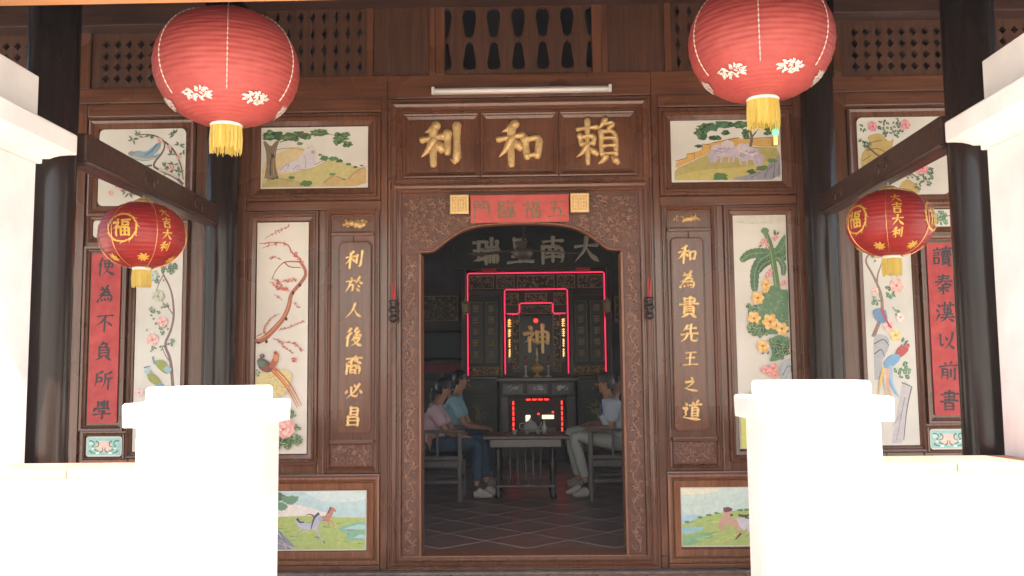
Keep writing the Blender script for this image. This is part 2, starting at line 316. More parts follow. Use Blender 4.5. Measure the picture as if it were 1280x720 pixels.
G = {
'利': "p38 8,26 18,14 22|h8 38,52 31|v32 16,32 92|p31 40,22 58,6 74|d34 42,44 50,50 60|v64 26,64 66|k84 8,84 90,70 80",
'和': "p40 6,28 16,14 22|h6 38,54 30|v32 16,32 94|p31 38,22 58,6 76|d34 42,44 50,50 58|v62 40,66 78|r62 40,92 34,86 76|h66 74,86 72",
'賴': "h8 20,46 16|v12 36,15 54|r12 36,42 32,40 50|h15 52,40 50|v28 4,28 94|p27 56,18 70,5 80|d30 58,40 66,47 72|p66 2,60 12,50 20|r62 8,86 6,74 20|v58 26,58 74|r58 26,88 24,88 76|h60 41,86 40|h60 57,86 56|h60 73,86 72|p66 80,60 88,50 94|d78 80,90 92",
'於': "d26 8,34 16|h8 30,52 25|k30 46,46 44,42 82,34 78|p28 30,24 60,6 90|p72 8,64 28,54 42|n70 16,82 34,96 42|d68 48,78 58|d66 68,80 82",
'人': "p50 8,38 50,6 88|n48 34,68 66,96 84",
'後': "p28 6,20 18,10 26|p30 28,18 44,6 54|v22 44,22 92|k62 4,50 22,68 20|k72 18,52 40,78 36|d74 30,82 42|p56 46,48 58,38 66|p56 54,80 51,66 76,38 94|n50 62,70 82,96 92",
'裔': "d48 2,52 10|h14 18,86 13|p46 18,34 32,10 44|v38 30,38 44|p62 22,50 34|n50 24,66 36,88 44|v20 52,20 94|k20 52,80 50,80 92,72 88|p42 56,38 64,32 68|d56 56,66 64|v38 72,38 88|r38 72,62 71,62 88|h38 88,62 87",
'必': "d14 44,8 62|k34 30,38 74,70 78,72 62|d48 12,56 24|p78 14,56 56,14 92|d80 42,92 58",
'昌': "v34 6,34 42|r34 6,66 5,66 42|h35 23,65 23|h35 41,65 40|v22 52,24 94|r22 52,78 50,76 94|h24 72,76 71|h24 92,76 91",
'為': "d24 8,32 18|p58 2,44 30,8 58|r24 24,66 20,56 38|r34 39,74 36,66 54|k28 55,84 52,80 88,66 84|p46 30,32 56,8 80|d16 74,12 86|d32 70,34 80|d46 68,50 78|d60 66,66 76",
'貴': "v28 8,30 26|r28 8,72 7,70 26|h30 25,70 24|v50 2,50 36|h10 38,90 35|v30 46,30 78|r30 46,70 45,70 78|h31 57,69 56|h31 67,69 66|h31 78,69 77|p42 82,32 90,16 96|d58 82,82 94",
'先': "p34 8,28 22,16 34|h30 26,76 22|v52 4,52 50|h10 52,90 47|p40 52,34 74,10 92|k60 50,60 84,90 86,90 70",
'王': "h22 16,78 13|h26 48,74 45|v50 16,50 86|h10 88,92 84",
'之': "d44 6,54 18|p20 36,72 28,46 56,18 76|n16 74,50 84,96 90",
'道': "d48 4,54 14|p78 2,70 16|h38 22,94 17|p66 20,60 30|v50 34,50 76|r50 34,82 32,82 76|h51 47,81 46|h51 61,81 60|h51 75,81 74|d14 8,24 18|p10 36,28 33,16 56,26 66,8 82|n8 80,40 86,96 92",
'使': "p26 6,18 30,4 48|v18 36,18 94|h34 20,94 16|v42 32,44 52|r42 32,84 30,82 52|h44 51,82 50|p64 6,62 60,32 94|n44 60,66 80,96 92",
'不': "h10 16,90 11|p54 16,38 42,6 62|v50 34,50 94|d58 44,72 52,84 62",
'負': "p42 4,34 16,20 26|r38 14,66 12,56 26|v28 30,28 76|r28 30,74 28,74 76|h30 45,73 44|h30 60,73 59|h30 75,73 74|p40 80,30 88,12 96|d60 80,86 94",
'所': "p44 8,30 16,12 20|p16 22,16 60,6 88|r18 36,42 34,42 56|h18 57,42 55|p90 8,76 16,58 20|p60 20,60 60,48 90|h62 44,96 40|v80 44,80 98",
'學': "p58 4,44 18|d40 6,56 18|p58 20,44 32|d42 20,58 32|v26 10,26 36|h26 16,38 14|h26 26,38 25|v76 8,76 36|h64 14,76 13|h64 25,76 24|d12 42,8 54|k12 44,90 40,82 54|r32 56,66 54,52 66|k52 66,54 92,42 88|h8 74,92 69",
'讀': "d20 4,26 10|h6 18,40 15|h12 30,34 28|h12 42,34 40|v12 56,14 86|r12 56,34 55,33 84|h14 84,33 83|h50 10,92 8|v70 2,70 20|h54 22,88 21|v50 28,50 42|r50 28,90 27,90 42|v63 28,63 41|v77 28,77 41|h50 42,90 41|v56 50,56 80|r56 50,86 49,86 80|h57 60,85 59|h57 70,85 69|h57 80,85 79|p64 84,46 96|d76 84,92 96",
'秦': "h24 12,76 9|h28 24,72 21|h10 38,90 34|p50 2,44 36,8 60|n54 36,70 48,94 58|p62 50,36 56|h24 68,76 65|v50 54,50 98|p48 70,24 90|n52 70,78 88",
'漢': "d10 10,22 20|d6 36,18 46|p24 60,8 92|h34 16,94 12|v50 4,50 26|v76 4,76 26|v46 34,48 52|r46 34,80 33,78 52|h48 52,78 51|h40 64,88 62|v63 26,63 62|h30 78,96 75|p62 64,56 82,30 98|n66 78,96 96",
'以': "k20 16,22 76,42 60|d44 24,54 40|p80 8,74 50,38 92|n62 60,94 88",
'前': "d32 4,38 14|p66 2,58 16|h8 24,92 19|p22 38,22 66,14 92|k22 38,48 37,48 90,40 86|h24 54,47 53|h24 68,47 67|v64 42,64 74|k84 34,84 92,74 88",
'書': "r26 10,74 8,72 32|h8 21,92 17|h24 33,74 32|h26 44,74 42|h8 56,92 52|v50 2,50 56|v28 64,30 96|r28 64,72 63,70 96|h30 80,71 79|h30 95,71 94",
'神': "d22 4,32 14|p8 30,42 24,24 50,6 62|v26 48,26 96|d32 50,44 62|v52 26,54 66|r52 26,92 22,88 66|h54 45,89 43|h54 64,88 62|v71 2,71 98",
'大': "h12 36,88 31|p50 6,46 46,8 92|n52 40,68 68,96 90",
'南': "h16 16,84 12|v50 2,50 28|v14 34,14 94|k14 34,86 32,86 92,76 88|d34 40,40 48|p64 38,58 48|h28 57,72 55|h24 71,76 69|v50 57,50 88",
'呈': "v30 6,32 36|r30 6,70 5,68 36|h32 35,68 34|h22 50,78 47|h24 68,76 65|v50 50,50 88|h6 91,94 87",
'瑞': "h6 16,40 12|h8 46,38 43|v23 16,23 80|p42 74,4 84|v70 4,70 34|v52 16,52 34|h52 34,90 33|v90 14,90 34|h46 46,96 43|p68 46,60 56|v50 60,50 94|k50 60,92 58,92 92,84 90|v64 60,64 88|v78 60,78 88",
'門': "v12 6,12 94|r12 6,42 6,42 40|h12 23,42 22|h12 40,42 39|v58 6,58 40|k58 6,90 5,90 92,78 88|h58 23,90 22|h58 40,90 39",
'臨': "v8 8,8 92|h8 10,40 8|v34 10,34 30|h8 31,34 30|v18 31,18 52|h8 53,36 52|v36 53,36 72|h8 72,36 71|h8 92,42 90|p60 4,46 24|h56 16,94 13|d74 24,84 34|v58 40,58 56|r58 40,86 39,86 56|h58 56,86 55|v46 66,46 90|r46 66,68 65,68 90|h46 90,68 89|v76 66,76 90|r76 66,96 65,96 90|h76 90,96 89",
'福': "d20 4,28 12|p6 26,38 22,22 46,4 60|v24 46,24 96|d32 44,42 54|h50 12,92 9|v56 22,56 40|r56 22,86 21,86 40|h56 40,86 39|v50 52,50 94|r50 52,92 51,92 94|h50 73,92 72|h50 94,92 93|v71 52,71 94",
'五': "h18 14,82 11|p46 14,34 86|k24 46,72 44,68 86|h6 90,96 86",
'吉': "h14 18,86 14|v50 2,50 40|h24 42,76 40|v26 56,28 92|r26 56,74 55,72 92|h28 92,72 91",
}
def glyph(mb, ch, cx, cz, size, Mf, wt=9, h=0, dome=True, jitter=0, lean=0, ratio=1, lift=0.):
    s = size/100
    r = random.Random(ord(ch[0])+int(cx*100))
    for i, st in enumerate(G[ch].split('|')):
        pts = [tuple(float(q) for q in p.split()) for p in st[1:].split(',')]
        jx, jy = r.uniform(-jitter, jitter), r.uniform(-jitter, jitter)
        pts = [(x+jx, y+jy) for x, y in pts]
        if len(pts) == 2:    # slight bow
            (x0, y0), (x1, y1) = pts; mx, my = (x0+x1)/2, (y0+y1)/2; L = math.hypot(x1-x0, y1-y0)
            k = {'h': -.03, 'v': .01, 'p': .06, 'n': .06, 'd': -.05}.get(st[0], 0)
            pts = [pts[0], (mx-(y1-y0)*k, my+(x1-x0)*k), pts[1]]
        pts = smooth_path(pts, 2)
        pw = PROF[st[0]]; k = 1.0 if st[0] != 'd' else .95
        P = [(cx+((x-50)+lean*(50-y))*s*ratio, cz-(y-50)*s) for x, y in pts]
        ribbon(mb, P, [wt*s*q*k*(.86 if st[0] == 'h' else 1) for q in pw], Mf, h=h*(1+.02*i), dome=dome, lift=lift+(0.00008*i if not dome else 0))
def face(base): return lambda u, v, h: (u, -(base+h), v)

# ------------------------------------------------------------------ vine carving
def scroll(mb, x, z, r, a, turn, wdt, h, Mf):
    pts = []
    for i in range(15):
        t = i/14; rr = r*(1-t*.82); an = a+turn*t*4.6
        pts.append((x+rr*math.cos(an), z+rr*math.sin(an)))
    ribbon(mb, pts, [wdt*1.1, wdt, wdt*.8, wdt*.5], Mf, h=h)
def leafr(mb, x, z, L, a, wdt, h, Mf):
    pts = [(x+L*t*math.cos(a+t*.5), z+L*t*math.sin(a+t*.5)) for t in (0, .25, .5, .75, 1)]
    ribbon(mb, pts, [wdt*.3, wdt, wdt*.9, wdt*.15], Mf, h=h, cap=False)
def carve_fill(mb, inside, x0, x1, z0, z1, n, size, h, Mf, seed):
    r = random.Random(seed); placed = []
    t = 0
    while len(placed) < n and t < n*30:
        t += 1
        x, z = r.uniform(x0, x1), r.uniform(z0, z1); s = size*r.uniform(.6, 1.2)
        if not inside(x, z, s) or any(math.hypot(x-a, z-b) < (s+c)*.62 for a, b, c in placed): continue
        placed.append((x, z, s))
        k = r.random()
        if k < .45:
            scroll(mb, x, z, s*.8, r.uniform(0, 6.3), r.choice((-1, 1)), s*.34, h*r.uniform(.7, 1.1), Mf)
        elif k < .72:
            a0 = r.uniform(0, 6.3)
            for q in range(5): leafr(mb, x, z, s*.95, a0+q*1.2566, s*.5, h*r.uniform(.7, 1.1), Mf)
        else:
            a0 = r.uniform(0, 6.3)
            for q in (-.6, 0, .6): leafr(mb, x-s*.5*math.cos(a0), z-s*.5*math.sin(a0), s*1.4, a0+q, s*.42, h*r.uniform(.7, 1.1), Mf)
def vine_strip(mb, xc, z0, z1, wdt, h, Mf, seed, per=.14):
    r = random.Random(seed); n = int((z1-z0)/.02); amp = wdt*.22
    pts = [(xc+amp*math.sin((z0+(z1-z0)*i/n)*2*math.pi/per/1.6), z0+(z1-z0)*i/n) for i in range(n+1)]
    ribbon(mb, pts, [wdt*.1, wdt*.1], Mf, h=h*.7)
    z = z0+.03; sd = 1
    while z < z1-.03:
        x = xc-sd*wdt*.13
        scroll(mb, x+sd*wdt*.02, z, wdt*.25, r.uniform(0, 6), sd, wdt*.1, h, Mf)
        for q in range(4): leafr(mb, xc+sd*wdt*.2, z+.02+.008*q, wdt*r.uniform(.2, .34), r.uniform(0, 6.3), wdt*.13, h*r.uniform(.6, 1), Mf)
        z += per*.42; sd = -sd

# ------------------------------------------------------------------ ground, floors, room shell
def structure(name, mb, m, **k): return tag(mb.build(name, m, **k), kind='structure')
structure('ground', MB().box(-300, 300, -300, 300, -1.2, -.62), 'concrete')
PLZ = -.10
vf = structure('veranda_floor', MB().box(-5.5, 5.5, -2.55, -.0, -.62, PLZ-.012), 'sill_stone', loc=(0, 0, 0))
tl = MB().box(-.147, .147, -.147, .147, 0, .010).build('floor_tile', 'floor_tile', vf, bevel=.002, seg=1)
first = True
for i in range(-9, 10):
    for j in range(8):
        o = tl if first else tl.copy()
        if not first: COL.objects.link(o); o.parent = vf
        o.location = (i*.3, -.17-j*.3, PLZ-.012+.0005*((i*7+j*3) % 3)); first = False
for i in range(3):
    structure('step', MB().box(-.86, .82, -2.9-.3*i, -2.552, -.64, -.22-.14*i) if i == 0 else MB().box(-.86, .82, -2.9-.3*i, -2.6-.3*i-.0, -.64, -.22-.14*i), 'concrete', bevel=.006)

# room
rf = structure('room_floor', MB().box(-3.6, 3.6, .16, 6.9, -.3, -.0048), 'grout')
tm = MB().box(-.193, .193, -.193, .193, 0, .008).build('floor_tile', 'room_floor', rf, bevel=.002, seg=1)
cnt = 0
c45 = math.sqrt(.5)
for i in range(-30, 31):
    for j in range(-30, 31):
        a, b = i*.402, j*.402; x = (a-b)*c45+.02; y = (a+b)*c45+3.364
        if not (.2 < y < 5.6 and abs(x) < min(2.0, .55+.19*(y+5.9)*.62)): continue
        o = tm if cnt == 0 else tm.copy()
        if cnt: COL.objects.link(o); o.parent = rf
        o.rotation_euler = (0, 0, math.pi/4); o.location = (x, y, -.012+.0002*((i*5+j*3) % 3)); cnt += 1
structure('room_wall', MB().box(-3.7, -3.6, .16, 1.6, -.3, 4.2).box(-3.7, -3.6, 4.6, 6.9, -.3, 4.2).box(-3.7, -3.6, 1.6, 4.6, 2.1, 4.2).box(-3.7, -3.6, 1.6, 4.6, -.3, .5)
    .box(3.6, 3.7, .16, 1.6, -.3, 4.2).box(3.6, 3.7, 4.6, 6.9, -.3, 4.2).box(3.6, 3.7, 1.6, 4.6, 2.1, 4.2).box(3.6, 3.7, 1.6, 4.6, -.3, .5).box(-3.6, 3.6, 6.8, 6.9, -.3, 4.2), 'room_wall')  # unseen side openings added to let daylight into the hall
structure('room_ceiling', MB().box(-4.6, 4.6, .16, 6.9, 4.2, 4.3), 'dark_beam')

# ------------------------------------------------------------------ timber facade
FA = thing('timber_facade', (0, 0, -.1), 'varnished red brown timber temple front with carved arched doorway and pierced transom grilles', 'facade')
# backing boards (behind everything)
def board(x0, x1, z0, z1, y=0., th=.05, m='wood_v', bev=.003, name='wall_board'):
    return box(name, m, FA, x0, x1, y, y+th, z0, z1, bev)
for s in (-1, 1):
    nb = 0
    xs = [.77, .885, 1.08, 1.29, 1.52, 1.76, 2.02, 2.28, 2.56, 2.84, 3.14, 3.45, 3.78, 4.2]
    for a, b in zip(xs, xs[1:]): board(s*(a+.0015), s*(b-.0015), -.1, 2.93)
# inner flat above the door
AW, AS, AT = .65, 1.91, 2.09
def arch_loop():
    right = [(AW, AS), (.60, 1.912), (.565, 1.916), (.535, 1.935), (.50, 1.965), (.46, 1.995), (.41, 2.028), (.36, 2.052), (.30, 2.070), (.22, 2.082), (.12, 2.088), (0, AT)]
    left = [(-x, z) for x, z in right[::-1][1:]]
    return [(-.768, 1.90), (-.768, 2.30), (.768, 2.30), (.768, 1.90), (AW, 1.90)]+right+left+[(-AW, 1.90)]
curve_plate('arch_board', 'carved', FA, [arch_loop()], -.012, .06)
board(-.77, .77, 2.30, 2.93, y=.0, m='wood_h')
# rim of the arch
rim = MB()
al = [(-AW, 1.90), (-AW, AS)]+[(-x, z) for x, z in [(.60, 1.912), (.565, 1.916), (.535, 1.935), (.50, 1.965), (.46, 1.995), (.41, 2.028), (.36, 2.052), (.30, 2.070), (.22, 2.082), (.12, 2.088)]]+[(0, AT)]
al = al+[(-x, z) for x, z in al[::-1][1:]]
ribbon(rim, [(x, z+.008 if z > 1.905 else z) for x, z in al], [.016, .016], face(.012), h=.012, cap=False)
rim.build('arch_rim', 'wood_o', FA, smooth=True)
def archz(x):
    x = abs(x)
    P = [(0, AT), (.12, 2.088), (.22, 2.082), (.30, 2.07), (.36, 2.052), (.41, 2.028), (.46, 1.995), (.50, 1.965), (.535, 1.935), (.565, 1.916), (.65, 1.91), (.8, 1.91)]
    for (a, b), (c, d) in zip(P, P[1:]):
        if x <= c: return b+(d-b)*(x-a)/(c-a)
    return 1.91
sp = MB()
carve_fill(sp, lambda x, z, s: z-s*.9 > archz(x)+.012 and z+s*.8 < 2.285 and abs(x)+s*.8 < .755 and z-s > archz(abs(x)+s)-.0 and not (abs(x) < .46 and z > 2.13), -.75, .75, 1.92, 2.29, 170, .030, .014, face(.012), 3)
tag(sp.build('carved_vine', 'relief', FA, smooth=True), kind='stuff')
# jambs with carved strip
for s in (-1, 1):
    box('jamb', 'carved', FA, s*.657, s*.766, -.008, .14, -.0, 1.90)
    box('jamb_edge', 'wood_o', FA, s*.640, s*.6565, -.022, .145, .0, 1.905, .004)
    v = MB(); vine_strip(v, s*.712, .02, 1.90, .098, .013, face(.008), 11+s, per=.11)
    v2 = v.build('carved_vine', 'relief', FA, smooth=True); tag(v2, kind='stuff')
# door frame moulding: outer frame, mitred
pr = [(.0, -.02), (.0, .030), (.006, .036), (.014, .036), (.018, .026), (.026, .026), (.031, .046), (.042, .056), (.054, .052), (.060, .040), (.066, .040), (.070, .048), (.078, .048), (.083, .03), (.083, -.0)]
MB().frame(-.767, .767, .0, 2.30, pr).build('door_frame', 'wood_v', FA)
box('threshold', 'wood_o', FA, -.766, .766, -.034, .20, -.02, .004, .004)
box('sill_board', 'sill_stone', FA, -4.2, 4.2, -.10, .0, -.10, -.0835, .004)
# frame mouldings of the bays
def moulding(x0, x1, z0, z1, prof, name='panel_frame', m='wood_v', base=0.):
    return MB().frame(min(x0, x1), max(x0, x1), z0, z1, prof, base).build(name, m, FA)
def pr_wide(w_, hi=.04):   # picture moulding of total width w_
    return [(0, .002), (.006, .014), (w_*.42, .020), (w_*.46, .030), (w_*.55, hi), (w_*.66, hi), (w_*.70, hi*.72), (w_*.76, hi*.72), (w_*.80, hi*.9), (w_*.94, hi*.9), (w_, hi*.45), (w_, 0)]
for s in (-1, 1):
    # upper painting
    moulding(s*.985, s*1.69, 2.342, 2.752, pr_wide(.085))
    box('stile', 'wood_v', FA, s*1.775, s*1.84, -.03, 0, -.08, 2.93)
    box('stile', 'wood_v', FA, s*.858, s*.899, -.018, 0, -.08, 2.93)
    box('rail', 'wood_h', FA, s*.9, s*1.773, -.030, 0, 2.842, 2.925, .006)
    box('rail', 'wood_h', FA, s*.9, s*1.773, -.026, 0, 2.196, 2.255, .006)
    # tall painting
    moulding(s*1.368, s*1.706, .637, 2.125, pr_wide(.068))
    # couplet bay
    moulding(s*.944, s*1.222, .552, 2.168, pr_wide(.036, .034))
    box('stile', 'wood_v', FA, s*1.259, s*1.299, -.022, 0, .51, 2.194, .005)
    # shelf mouldings in the couplet bay
    box('panel_rail', 'wood_h', FA, s*.946, s*1.22, -.034, .001, 2.030, 2.048, .004)
    box('panel_rail', 'wood_h', FA, s*.946, s*1.22, -.034, .001, .700, .722, .004)
    box('floral_panel', 'carved', FA, s*.95, s*1.216, -.010, 0.002, .558, .696, .003)
    fv = MB(); carve_fill(fv, lambda x, z, r_: abs(x-s*1.083) < .125-r_*.6 and abs(z-.627) < .062-r_*.5, s*1.083-.13, s*1.083+.13, .56, .69, 40, .022, .009, face(.010), 21+s)
    fv.build('carved_flower', 'relief', FA, smooth=True)
    # low rail, lower painting
    box('rail', 'wood_h', FA, s*.9, s*1.773, -.036, 0, .470, .512, .008)
    moulding(s*.985, s*1.70, .036, .410, [(0, .004), (.004, .022), (.044, .026), (.048, .014), (.054, .014), (.058, .034), (.070, .042), (.082, .040), (.084, 0)], m='wood_o')
    box('rail', 'wood_h', FA, s*.9, s*1.773, -.044, 0, -.080, -.05, .006)
    # frieze board, transom
    box('frieze_board', 'wood_h', FA, s*.86, s*1.84, -.014, .03, 2.93, 3.085, .003)
    box('frieze_board', 'wood_h', FA, s*1.97, s*4.2, -.014, .03, 2.93, 3.03, .003)
    box('transom_post', 'wood_v', FA, s*.548, s*.582, -.012, .04, 3.087, 3.56)
    box('transom_panel', 'wood_dull', FA, s*.583, s*.955, .004, .04, 3.087, 3.56)
    box('transom_post', 'wood_v', FA, s*.957, s*1.0, -.012, .04, 3.087, 3.56)
    box('transom_post', 'wood_v', FA, s*1.80, s*1.84, -.012, .04, 3.087, 3.56)
    box('transom_post', 'wood_v', FA, s*2.05, s*2.10, -.012, .04, 3.032, 3.56)
    box('transom_post', 'wood_v', FA, s*2.83, s*2.98, -.012, .04, 3.032, 3.56)
    box('transom_post', 'wood_v', FA, s*3.74, s*4.2, -.012, .04, 3.032, 3.56)
    # side bay
    moulding(s*2.18, s*2.758, 2.243, 2.757, [(0, .004), (.003, .012), (.03, .014), (.034, .022), (.05, .028), (.064, .02), (.064, 0)])
    box('stile', 'wood_v', FA, s*2.03, s*2.105, -.022, 0, -.08, 2.92)
    box('stile', 'wood_v', FA, s*2.835, s*2.90, -.022, 0, -.08, 2.92)
    box('rail', 'wood_h', FA, s*2.107, s*2.833, -.020, 0, 2.835, 2.92, .006)
    moulding(s*2.183, s*2.488, .655, 2.105, [(0, .004), (.003, .012), (.014, .016), (.02, .03), (.032, .034), (.04, .02), (.04, 0)])
    moulding(s*2.60, s*2.782, 2.035, 2.155, [(0, .004), (.003, .012), (.012, .016), (.02, .024), (.03, .012), (.03, 0)])
    moulding(s*2.578, s*2.790, .828, 1.945, [(0, .004), (.003, .012), (.012, .016), (.02, .028), (.034, .03), (.038, .016), (.038, 0)])
    moulding(s*2.545, s*2.785, .628, .762, [(0, .004), (.003, .018), (.012, .022), (.018, .012), (.03, .012), (.03, 0)])
    box('rail', 'wood_h', FA, s*2.107, s*2.833, -.020, 0, .50, .585, .006)
    box('rail', 'wood_h', FA, s*2.107, s*2.833, -.016, 0, 2.145, 2.178, .004) if False else None
board(-.857, .857, 2.93, 3.085, y=-.014, th=.045, m='wood_h', name='frieze_board')
# head beams above the transoms
box('head_beam', 'dark_beam', FA, -1.78, 1.78, -.16, .05, 3.545, 3.85, .01)
for s in (-1, 1): box('head_beam', 'dark_beam', FA, s*2.02, s*4.3, -.14, .05, 3.405, 3.85, .01)
board(-4.2, 4.2, 3.56, 4.25, y=.052, th=.05, m='wood_dull')
# central grille: six boards with waisted edges
def pin(v):   # half width of the slot at height fraction within each half
    return v
def pin_half(top):
    # returns list of (halfwidth, z) going upward for one slot
    out = []
    if top: prof = [(0, 3.336), (.022, 3.345), (.030, 3.365), (.030, 3.395), (.036, 3.42), (.043, 3.45), (.045, 3.48), (.040, 3.51), (.026, 3.532), (0, 3.54)]
    else: prof = [(0, 3.118), (.028, 3.124), (.042, 3.145), (.043, 3.17), (.036, 3.205), (.029, 3.245), (.026, 3.275), (.020, 3.30), (0, 3.312)]
    return prof
for i in range(6):
    xc = -.4025+.161*i
    e = []
    for (hw, z) in [(0, 3.09)]+pin_half(False)+pin_half(True)+[(0, 3.56)]: e.append((hw, z))
    right = [(xc+.0795-hw, z) for hw, z in e]; left = [(xc-.0795+hw, z) for hw, z in e]
    curve_plate('grille_board', 'wood_dull', FA, [right+left[::-1]], .0+.001*(i % 2), .022)
for s in (-1, 1): box('grille_edge', 'wood_v', FA, s*.484, s*.546, -.008, .04, 3.087, 3.56)
def diamonds(x0, x1, z0, z1, nx, nz, px, pz, rx, rz, cx0, cz0):
    loops = [[(x0, z0), (x1, z0), (x1, z1), (x0, z1)]]
    for i in range(nx):
        for j in range(nz):
            cx, cz = cx0+i*px, cz0+j*pz
            lp = []
            for k in range(16):
                a = 2*math.pi*k/16; q = 1 if k % 4 == 0 else (.70 if k % 2 else .66)
                lp.append((cx+rx*q*math.cos(a), cz+rz*q*math.sin(a)))
            loops.append(lp[::-1])
    return loops
for s in (-1, 1):
    a, b = sorted((s*1.003, s*1.798))
    lo = diamonds(a, b, 3.088, 3.559, 10, 5 if False else 4, .0785, .113, .019, .044, (a+.045) if s < 0 else (a+.045), 3.155)
    curve_plate('grille_panel', 'wood_dull', FA, lo, .004, .02)
    a, b = sorted((s*2.103, s*2.828))
    curve_plate('grille_panel', 'wood_dull', FA, diamonds(a, b, 3.033, 3.42, 8, 4, .0765, .077, .027, .031, a+.095, 3.10), .004, .02)
    a, b = sorted((s*2.983, s*3.737))
    curve_plate('grille_panel', 'wood_dull', FA, diamonds(a, b, 3.033, 3.42, 8, 4, .0765, .077, .027, .031, a+.10, 3.10), .004, .02)
# dark loft behind the grilles
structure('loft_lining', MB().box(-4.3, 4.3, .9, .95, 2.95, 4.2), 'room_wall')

# ------------------------------------------------------------------ columns, beams, roof
def column(x, y, r, label, group, z1=3.9):
    t = thing('lacquer_column', (x, y, -.1), label, 'column', group)
    MB().lathe([(0, -.02), (r, -.02), (r*1.0, .3), (r*.985, 2), (r*.96, z1-PLZ), (0, z1-PLZ)], (x, y, PLZ+.13), 40).build('shaft', 'lacquer', t, smooth=True)
    MB().lathe([(0, .0), (r*1.45, .0), (r*1.5, .03), (r*1.3, .06), (r*1.42, .085), (r*1.2, .13), (0, .13)], (x, y, PLZ), 32).build('column_base', 'sill_stone', t)
    return t
column(-1.90, -.125, .105, 'slim black lacquer column against the facade, beside the blossom branch painting', 'slim columns against the facade')
column(1.895, -.125, .105, 'slim black lacquer column against the facade, beside the banana leaf painting', 'slim columns against the facade')
column(-2.175, -1.70, .118, 'thick black lacquer column behind the left white pier', 'thick front columns of the veranda', 2.95)
column(2.10, -1.70, .118, 'thick black lacquer column behind the right white pier', 'thick front columns of the veranda', 2.95)
def tie(xf, xr, zf0, zf1, label):
    zr0, zr1 = zf0-.075, zf1-.105
    t = thing('tie_beam', (xf, -1.6, zf0), label, 'beam', 'beams joining front and rear columns')
    w_ = .045; mb = MB()
    a = [(xf-w_, -1.60, zf0), (xf+w_, -1.60, zf0), (xf+w_, -1.60, zf1), (xf-w_, -1.60, zf1)]
    b = [(xr-w_, -.215, zr0), (xr+w_, -.215, zr0), (xr+w_, -.215, zr1), (xr-w_, -.215, zr1)]
    mb.hexa(a, b); mb.build('beam_body', 'dark_beam', t, bevel=.012)
    sx = 1 if xf < 0 else -1
    rb = MB(); rb.tube([(xf+sx*(w_+.001), -1.6, zf0+.018), (xr+sx*(w_+.001), -.22, zr0+.018)], .006, 8); rb.build('bead', 'dark_beam', t, smooth=True)
    # carved scroll
    sp_ = MB()
    def Mf(u, v, h):
        q = (u+1.6)/1.38; return (xf+(xr-xf)*q+sx*(w_+h), u, v)
    for yy in (-1.05, -.5):
        zc = (zf0+zf1)/2-.09*(yy+1.6)/1.38
        scroll(sp_, yy, zc, .045, 1, 1, .012, .006, Mf); scroll(sp_, yy+.09, zc, .035, 4, -1, .010, .006, Mf)
    sp_.build('carved_scroll', 'dark_beam', t, smooth=True)
tie(-2.10, -1.93, 2.145, 2.305, 'dark brown tie beam running back from the left front column above a small red lantern')
tie(2.04, 1.905, 2.165, 2.325, 'dark brown tie beam running back from the right front column above a small red lantern')
# roof of the veranda
RO = thing('veranda_roof', (0, -1.2, 2.9), 'tiled veranda roof with orange eave board and dark rafters', 'roof')
box('eave_board', 'eave', RO, -4.6, 4.6, -2.42, -2.36, 2.618, 2.86, .006)
def rz(y): return 2.95+(y+2.3)*.5
mb = MB(); mb.hexa([(-4.6, -3.0, rz(-3.0)), (4.6, -3.0, rz(-3.0)), (4.6, .3, rz(.3)), (-4.6, .3, rz(.3))], [(-4.6, -3.0, rz(-3.0)+.05), (4.6, -3.0, rz(-3.0)+.05), (4.6, .3, rz(.3)+.05), (-4.6, .3, rz(.3)+.05)])  # out-of-view overhang past the eave board, lengthened to shade the pier tops
mb.build('roof_boards', 'dark_beam', RO)
rm = None
for i in range(31):
    x = -4.5+i*.3
    if rm is None:
        mb = MB(); mb.hexa([(-.03, -2.35, rz(-2.35)-.085), (.03, -2.35, rz(-2.35)-.085), (.03, 0.04, rz(.04)-.085), (-.03, .04, rz(.04)-.085)], [(-.03, -2.35, rz(-2.35)-.003), (.03, -2.35, rz(-2.35)-.003), (.03, .04, rz(.04)-.003), (-.03, .04, rz(.04)-.003)])
        rm = mb.build('rafter', 'dark_beam', RO); o = rm; rm_l = rm.location.copy()
    else: o = rm.copy(); COL.objects.link(o); o.parent = RO
    o.location = (rm_l.x+x, rm_l.y, rm_l.z)
tt = MB()
for i in range(31):
    x = -4.5+i*.3
    tt.tube([(x, -3.06, rz(-3.06)+.07), (x, .3, rz(.3)+.07)], .07, 8)
tag(tt.build('roof_tiles', 'roof_tile', RO, smooth=True), kind='stuff')
# front plate beam on the thick columns
fb = thing('plate_beam', (0, -1.7, 2.97), 'dark round plate beam lying across the front columns under the roof', 'beam')
MB().tube([(-4.6, -1.7, 3.07), (4.6, -1.7, 3.07)], .085, 20).build('log', 'dark_beam', fb, smooth=True)
# main roof slab to close the top
structure('upper_roof', MB().box(-4.7, 4.7, .1, 7, 4.3, 4.42), 'roof_tile')

